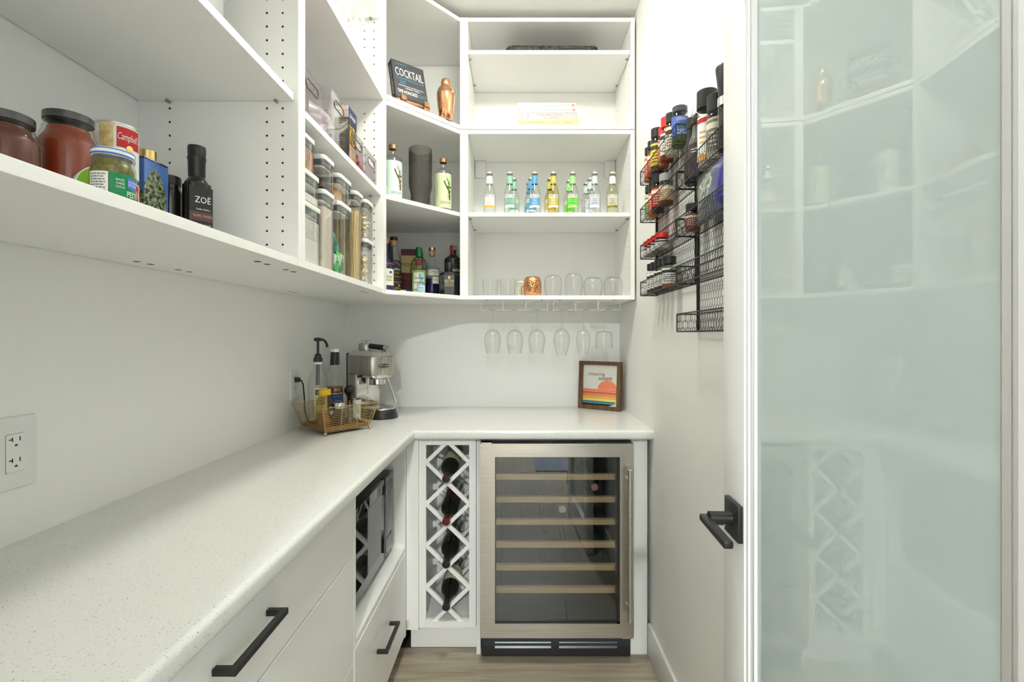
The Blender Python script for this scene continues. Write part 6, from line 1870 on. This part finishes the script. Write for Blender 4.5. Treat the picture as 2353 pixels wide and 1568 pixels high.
def spice_rack(lbl, y0, y1, tiers):
    t = thing('wire_spice_rack', lbl, 'spice rack', (XR, (y0 + y1) / 2, tiers[0]), 0, 'black wire spice racks')
    oy_, oz = -(y0 + y1) / 2, -tiers[0]
    a, b = y0 + oy_, y1 + oy_
    xo, xi = -0.065, -0.0045
    ztop = tiers[-1] + 0.085 + oz
    for yy in (a + 0.0035, b - 0.0035):
        B().box(xi - 0.0035, xi + 0.0035, yy - 0.0035, yy + 0.0035, 0.0, ztop).obj('post', M_black, t)
    B().tube([(xi, a + 0.003, ztop), (xi, b - 0.003, ztop)], 0.0028, 8).obj('top_wire', M_black, t)
    bm_ = B()
    hexmesh(bm_, b - a - 0.01, ztop, lambda u, v: (xi + 0.001, a + 0.005 + u, v), 0.0165, 0.027)
    stuff(bm_.obj('back_mesh', M_black, t, smooth=0))
    for zz in tiers:
        z = zz + oz
        h = 0.053
        fr_ = B()
        for zq in (z + 0.0018, z + h):
            fr_.tube([(xo, a, zq), (xo, b, zq), (xi - 0.005, b, zq), (xi - 0.005, a, zq)], 0.0019, 6, True)
        for yy in (a, b):
            fr_.tube([(xo, yy, z + 0.0018), (xo, yy, z + h)], 0.0019, 6)
        bk = fr_.obj('basket', M_black, t)
        mb = B()
        hexmesh(mb, b - a, h, lambda u, v: (xo, a + u, z + v), 0.0165, 0.027)
        hexmesh(mb, b - a, xi - xo, lambda u, v: (xo + v, a + u, z + 0.0012), 0.0165, 0.027)
        for yy in (a, b):
            hexmesh(mb, xi - xo, h, lambda u, v: (xo + u, yy, z + v), 0.0165, 0.027)
        stuff(mb.obj('wire_mesh', M_black, bk, smooth=0))
    return t
TA = [1.433, 1.573, 1.713, 1.856]
TB = [1.292, 1.433, 1.573, 1.713]
spice_rack('black wire spice rack on the right wall, farther from the door', 1.431, 1.847, TA)
spice_rack('black wire spice rack on the right wall, partly behind the door edge', 1.008, 1.424, TB)

def spice(lbl, y, z, R, h, capm, ch, fillm, labm=None, x=0.4968, capr=None, ink=None, word=None, level=0.85, cat='jar', body=None, a=0.0):
    t = thing('spice_jar', lbl, cat, (x, y, z + 0.0038), to_cam(x, y), 'spice jars on the wire racks')
    cr = capr or R * 0.92
    vessel(t, R, cr - 0.0015, h - ch * 0.6, (h - ch) * 0.86, (h - ch) * 0.97, body or G_clear, 'jar_body', n=24)
    if fillm:
        fill(t, R - 0.0018, 0.003, (h - ch) * level, fillm)
    cap(t, cr, h - ch, h, capm, 'lid')
    if labm:
        lines = [(word, R * 1.5, h * 0.06, (h - ch) * 0.55, 0, ink or blk)] if word else []
        lb = label(t, R, (h - ch) * 0.18, (h - ch) * 0.80, a, 1.25, labm, lines)
        light = sum(labm.node_tree.nodes['Principled BSDF'].inputs['Base Color'].default_value[:3]) > 1.2
        bd_ = band(t, R, (h - ch) * 0.62, (h - ch) * 0.74, a, 1.25, flat('spice_band_dark', 52, 44, 40) if light else flat('spice_band_cream', 226, 220, 200), 'label_band')
        print_lines(B(), R * 1.6, (h - ch) * 0.34, 4, on_cyl(R + 0.0009, (h - ch) * 0.41, a), int(y * 1000)).obj('fine_print', flat('spice_fine_dark', 70, 60, 54) if light else flat('spice_fine_light', 230, 222, 206), lb, smooth=0)
    return t
M_redcap = flat('cap_red', 232, 44, 34, 0.35)
M_greycap = flat('cap_silver', 150, 150, 150, 0.35)
sp_r = flat('spice_paprika', 150, 50, 26, 0.9); sp_o = flat('spice_turmeric', 196, 116, 40, 0.9); sp_b = flat('spice_brown', 96, 62, 38, 0.9); sp_g = flat('spice_herb', 84, 96, 54, 0.9); sp_w = flat('spice_salt', 214, 206, 190, 0.9); sp_k = flat('spice_pepper', 44, 38, 34, 0.9)
orl = flat('spice_orange_label', 226, 110, 60); ylw = flat('spice_yellow_label', 226, 200, 70); lgr = flat('spice_green_label', 100, 150, 90)
zt = TA[3]
spice('orange spice jar with black cap, farthest on the top tier of the far rack', 1.822, zt, 0.0195, 0.130, M_blackp, 0.026, sp_o, orl)
spice('spice jar with red label and black cap, second on the far rack top tier', 1.778, zt, 0.0205, 0.136, M_blackp, 0.028, sp_r, flat('spice_red_label', 200, 60, 44))
spice('wide brown spice jar with black cap on the top tier of the far rack', 1.722, zt, 0.0240, 0.158, M_blackp, 0.032, sp_b, ylw)
spice('clear spice jar with red cap, behind the taller red capped one', 1.660, zt, 0.0190, 0.136, M_redcap, 0.030, sp_o, orl, x=0.5015)
spice('clear spice jar with tall red cap and white label on the top tier', 1.612, zt, 0.0210, 0.148, M_redcap, 0.034, sp_r, wht)
spice('pale spice jar with black cap beside the blue labelled jar', 1.560, zt, 0.0205, 0.138, M_blackp, 0.030, sp_w, flat('spice_cream_label', 222, 214, 190))
t = spice('wide freeze-dried herb jar with blue label and dark lid on the top tier', 1.482, zt, 0.0245, 0.122, flat('cap_slate', 62, 68, 84, 0.35), 0.018, sp_g, None, x=0.4968)
lb = label(t, 0.0245, 0.030, 0.088, 0.0, 1.4, flat('label_cobalt', 70, 100, 180), [('LITEHOUSE', 0.040, 0.009, 0.078, 0.45, M_inkw), ])
print_lines(B(), 0.034, 0.014, 3, on_cyl(0.0254, 0.040, 0.2), 3).obj('fine_print', M_inkw, lb, smooth=0)
B().add([on_cyl(0.0255, 0.059, 0.25)(0.012 * math.cos(2 * pi * k / 20), 0.008 * math.sin(2 * pi * k / 20)) for k in range(20)], [tuple(range(20))]).obj('label_picture', flat('label_leafgreen', 40, 110, 60), lb, smooth=0)
zt = TA[2]
spice('clear jar of pale salt with black cap, farthest on the third tier', 1.815, zt, 0.0200, 0.126, M_blackp, 0.026, sp_w, lgr)
spice('spice jar with orange label and black cap, second on the third tier', 1.767, zt, 0.0195, 0.128, M_blackp, 0.028, sp_o, orl)
spice('dark spice jar with red band and black cap on the third tier', 1.712, zt, 0.0235, 0.138, M_blackp, 0.034, sp_k, flat('spice_red_label', 200, 60, 44))
spice('wide jar with a grey flip lid and brown label on the third tier', 1.618, zt, 0.0245, 0.106, M_greycap, 0.026, sp_b, flat('spice_tan_label', 190, 150, 110))
zt = TA[1]
for k, (yy, nm) in enumerate(((1.822, 'short jar with red lid, farthest on the second tier'), (1.773, 'short jar with red lid, second from the far end of the second tier'), (1.722, 'short jar with red lid, third from the far end of the second tier'), (1.668, 'short jar with red lid, nearest on the second tier of the far rack'))):
    spice(nm, yy, zt, 0.0225, 0.060, M_redcap, 0.018, sp_w, wht, capr=0.0228)
zt = TA[0]
for k, (yy, R_, h_, nm) in enumerate(((1.800, 0.0165, 0.112, 'slim clear spice jar with black cap, farthest on the bottom tier'), (1.750, 0.0185, 0.110, 'clear spice jar with black cap, second on the bottom tier'), (1.702, 0.0170, 0.112, 'clear spice jar with black cap, third on the bottom tier'), (1.655, 0.0180, 0.108, 'clear spice jar with black cap, fourth on the bottom tier'), (1.585, 0.0245, 0.104, 'widest clear spice jar with black cap, nearest on the bottom tier'))):
    spice(nm, yy, zt, R_, h_, M_blackp, 0.024, sp_b if k < 4 else sp_o, wht, level=0.22)
# near rack, top tier
zt = TB[3] + 0.0038
x = 0.4968
t = thing('sauce_bottle', 'dark slim sauce bottle with black cap on the near rack', 'bottle', (x + 0.004, 1.395, zt), to_cam(x, 1.395))
vessel(t, 0.0195, 0.011, 0.172, 0.10, 0.145, mat('dark_sauce_bottle', (0.02, 0.016, 0.015), 0.12))
cap(t, 0.0135, 0.160, 0.192, M_blackp)
label(t, 0.0195, 0.02, 0.09, 0, 1.3, flat('label_soot', 48, 42, 42), [])
t = thing('glaze_bottle', 'balsamic glaze squeeze bottle with a clear tip cap on the near rack', 'bottle', (x, 1.338, zt), to_cam(x, 1.338))
vessel(t, 0.0235, 0.0125, 0.148, 0.085, 0.138, mat('glaze_plastic', (0.10, 0.095, 0.085), 0.15, coat=0.5))
cap(t, 0.0165, 0.148, 0.166, M_blackp, 'collar')
B().lathe([(0.0135, 0.166), (0.0130, 0.192), (0.011, 0.196), (0, 0.1965)], 24).obj('clear_tip', G_clear, t, smooth=40)
lb = label(t, 0.0235, 0.012, 0.092, 0, 1.4, flat('label_umber', 60, 52, 52), [])
print_lines(B(), 0.020, 0.014, 2, on_cyl(0.0245, 0.072, -0.3), 3).obj('fine_print', M_inkw, lb, smooth=0)
band(t, 0.0235, 0.012, 0.055, 0.15, 0.35, flat('label_violet', 92, 50, 110), 'label_picture', 0.0008)
band(t, 0.0235, 0.062, 0.086, 0.95, 0.28, wht, 'barcode_panel', 0.0008)
t = thing('seasoning_bottle', 'tall seasoning shaker with broad black cap and white label', 'bottle', (x, 1.268, zt), to_cam(x, 1.268))
vessel(t, 0.0240, 0.022, 0.165, 0.140, 0.150, G_clear); fill(t, 0.0220, 0.003, 0.12, sp_w)
cap(t, 0.0262, 0.158, 0.205, M_blackp)
lb = label(t, 0.0240, 0.020, 0.135, 0, 1.4, wht, [])
print_lines(B(), 0.026, 0.040, 3, on_cyl(0.0249, 0.080, -0.3), 3).obj('fine_print', flat('ink_amber', 226, 160, 60), lb, smooth=0)
band(t, 0.0240, 0.118, 0.130, 0, 1.4, red, 'label_band', 0.0008); band(t, 0.0240, 0.020, 0.034, 0, 1.4, flat('label_apricot', 232, 170, 80), 'label_band', 0.0008)
spice('round jar with ribbed black lid and grey label on the near rack', 1.208, TB[3], 0.0245, 0.165, M_blackp, 0.042, sp_w, flat('label_ash', 130, 124, 118))
t = thing('pepper_grinder', 'tall black conical pepper grinder at the door edge', 'grinder', (x, 1.140, zt), to_cam(x, 1.14))
B().lathe([(0, 0), (0.024, 0), (0.0245, 0.004), (0.0235, 0.105)], 28).obj('glass_body', G_clear, t, smooth=50)
fill(t, 0.022, 0.003, 0.09, sp_k)
B().lathe([(0.0245, 0.105), (0.0245, 0.125), (0.0230, 0.126)], 28).obj('steel_collar', M_chrome, t)
B().lathe([(0.0215, 0.126), (0.0235, 0.150), (0.0290, 0.195), (0.0280, 0.199), (0, 0.200)], 28).obj('grinder_top', M_blackp, t, smooth=45)
# near rack, third tier: pouch and small jar
zt = TB[2]
spice('small jar of red spice with a dark lid beside the blue pouch', 1.372, zt, 0.0215, 0.078, M_blackp, 0.020, sp_r, flat('spice_rust_label', 120, 60, 50))
M_pouch = mat('pouch_film', (0.08, 0.09, 0.14), 0.22, coat=0.8)
n, l = nodes(M_pouch)
tc = n.new('ShaderNodeTexCoord')
sp = n.new('ShaderNodeSeparateXYZ')
l.new(tc.outputs['Object'], sp.inputs[0])
ex_ = mth('MULTIPLY', mth('ADD', sp.outputs['X'], vb=0.012), vb=1 / 0.042)
ez_ = mth('MULTIPLY', mth('ADD', sp.outputs['Z'], vb=-0.086), vb=1 / 0.030)
pic_ = mth('LESS_THAN', mth('ADD', mth('MULTIPLY', ex_, ex_), mth('MULTIPLY', ez_, ez_)), vb=1.0)
nz = n.new('ShaderNodeTexNoise'); nz.inputs['Scale'].default_value = 70; nz.inputs['Detail'].default_value = 3
l.new(tc.outputs['Object'], nz.inputs['Vector'])
rp_ = n.new('ShaderNodeValToRGB')
rp_.color_ramp.elements[0].position = 0.42; rp_.color_ramp.elements[0].color = (0.03, 0.06, 0.05, 1)
rp_.color_ramp.elements[1].position = 0.62; rp_.color_ramp.elements[1].color = (0.55, 0.58, 0.52, 1)
l.new(nz.outputs['Fac'], rp_.inputs[0])
bl_ = n.new('ShaderNodeMapRange')
bl_.inputs[1].default_value = 0.015; bl_.inputs[2].default_value = 0.06
l.new(sp.outputs['X'], bl_.inputs[0])
m1_ = n.new('ShaderNodeMix'); m1_.data_type = 'RGBA'
m1_.inputs[6].default_value = (0.10, 0.105, 0.125, 1); m1_.inputs[7].default_value = (0.035, 0.035, 0.26, 1)
l.new(bl_.outputs[0], m1_.inputs[0])
m2_ = n.new('ShaderNodeMix'); m2_.data_type = 'RGBA'
l.new(pic_, m2_.inputs[0]); l.new(m1_.outputs[2], m2_.inputs[6]); l.new(rp_.outputs[0], m2_.inputs[7])
l.new(m2_.outputs[2], n['Principled BSDF'].inputs['Base Color'])
t = packet('seasoning_pouch', 'shiny grey and blue resealable pouch leaning out of the near rack', 'pouch', (0.4935, 1.215, TB[2] + 0.0050), pi / 2 * -1, 0.215, 0.134, 0.034, M_pouch, amp=0.002, lean=2)
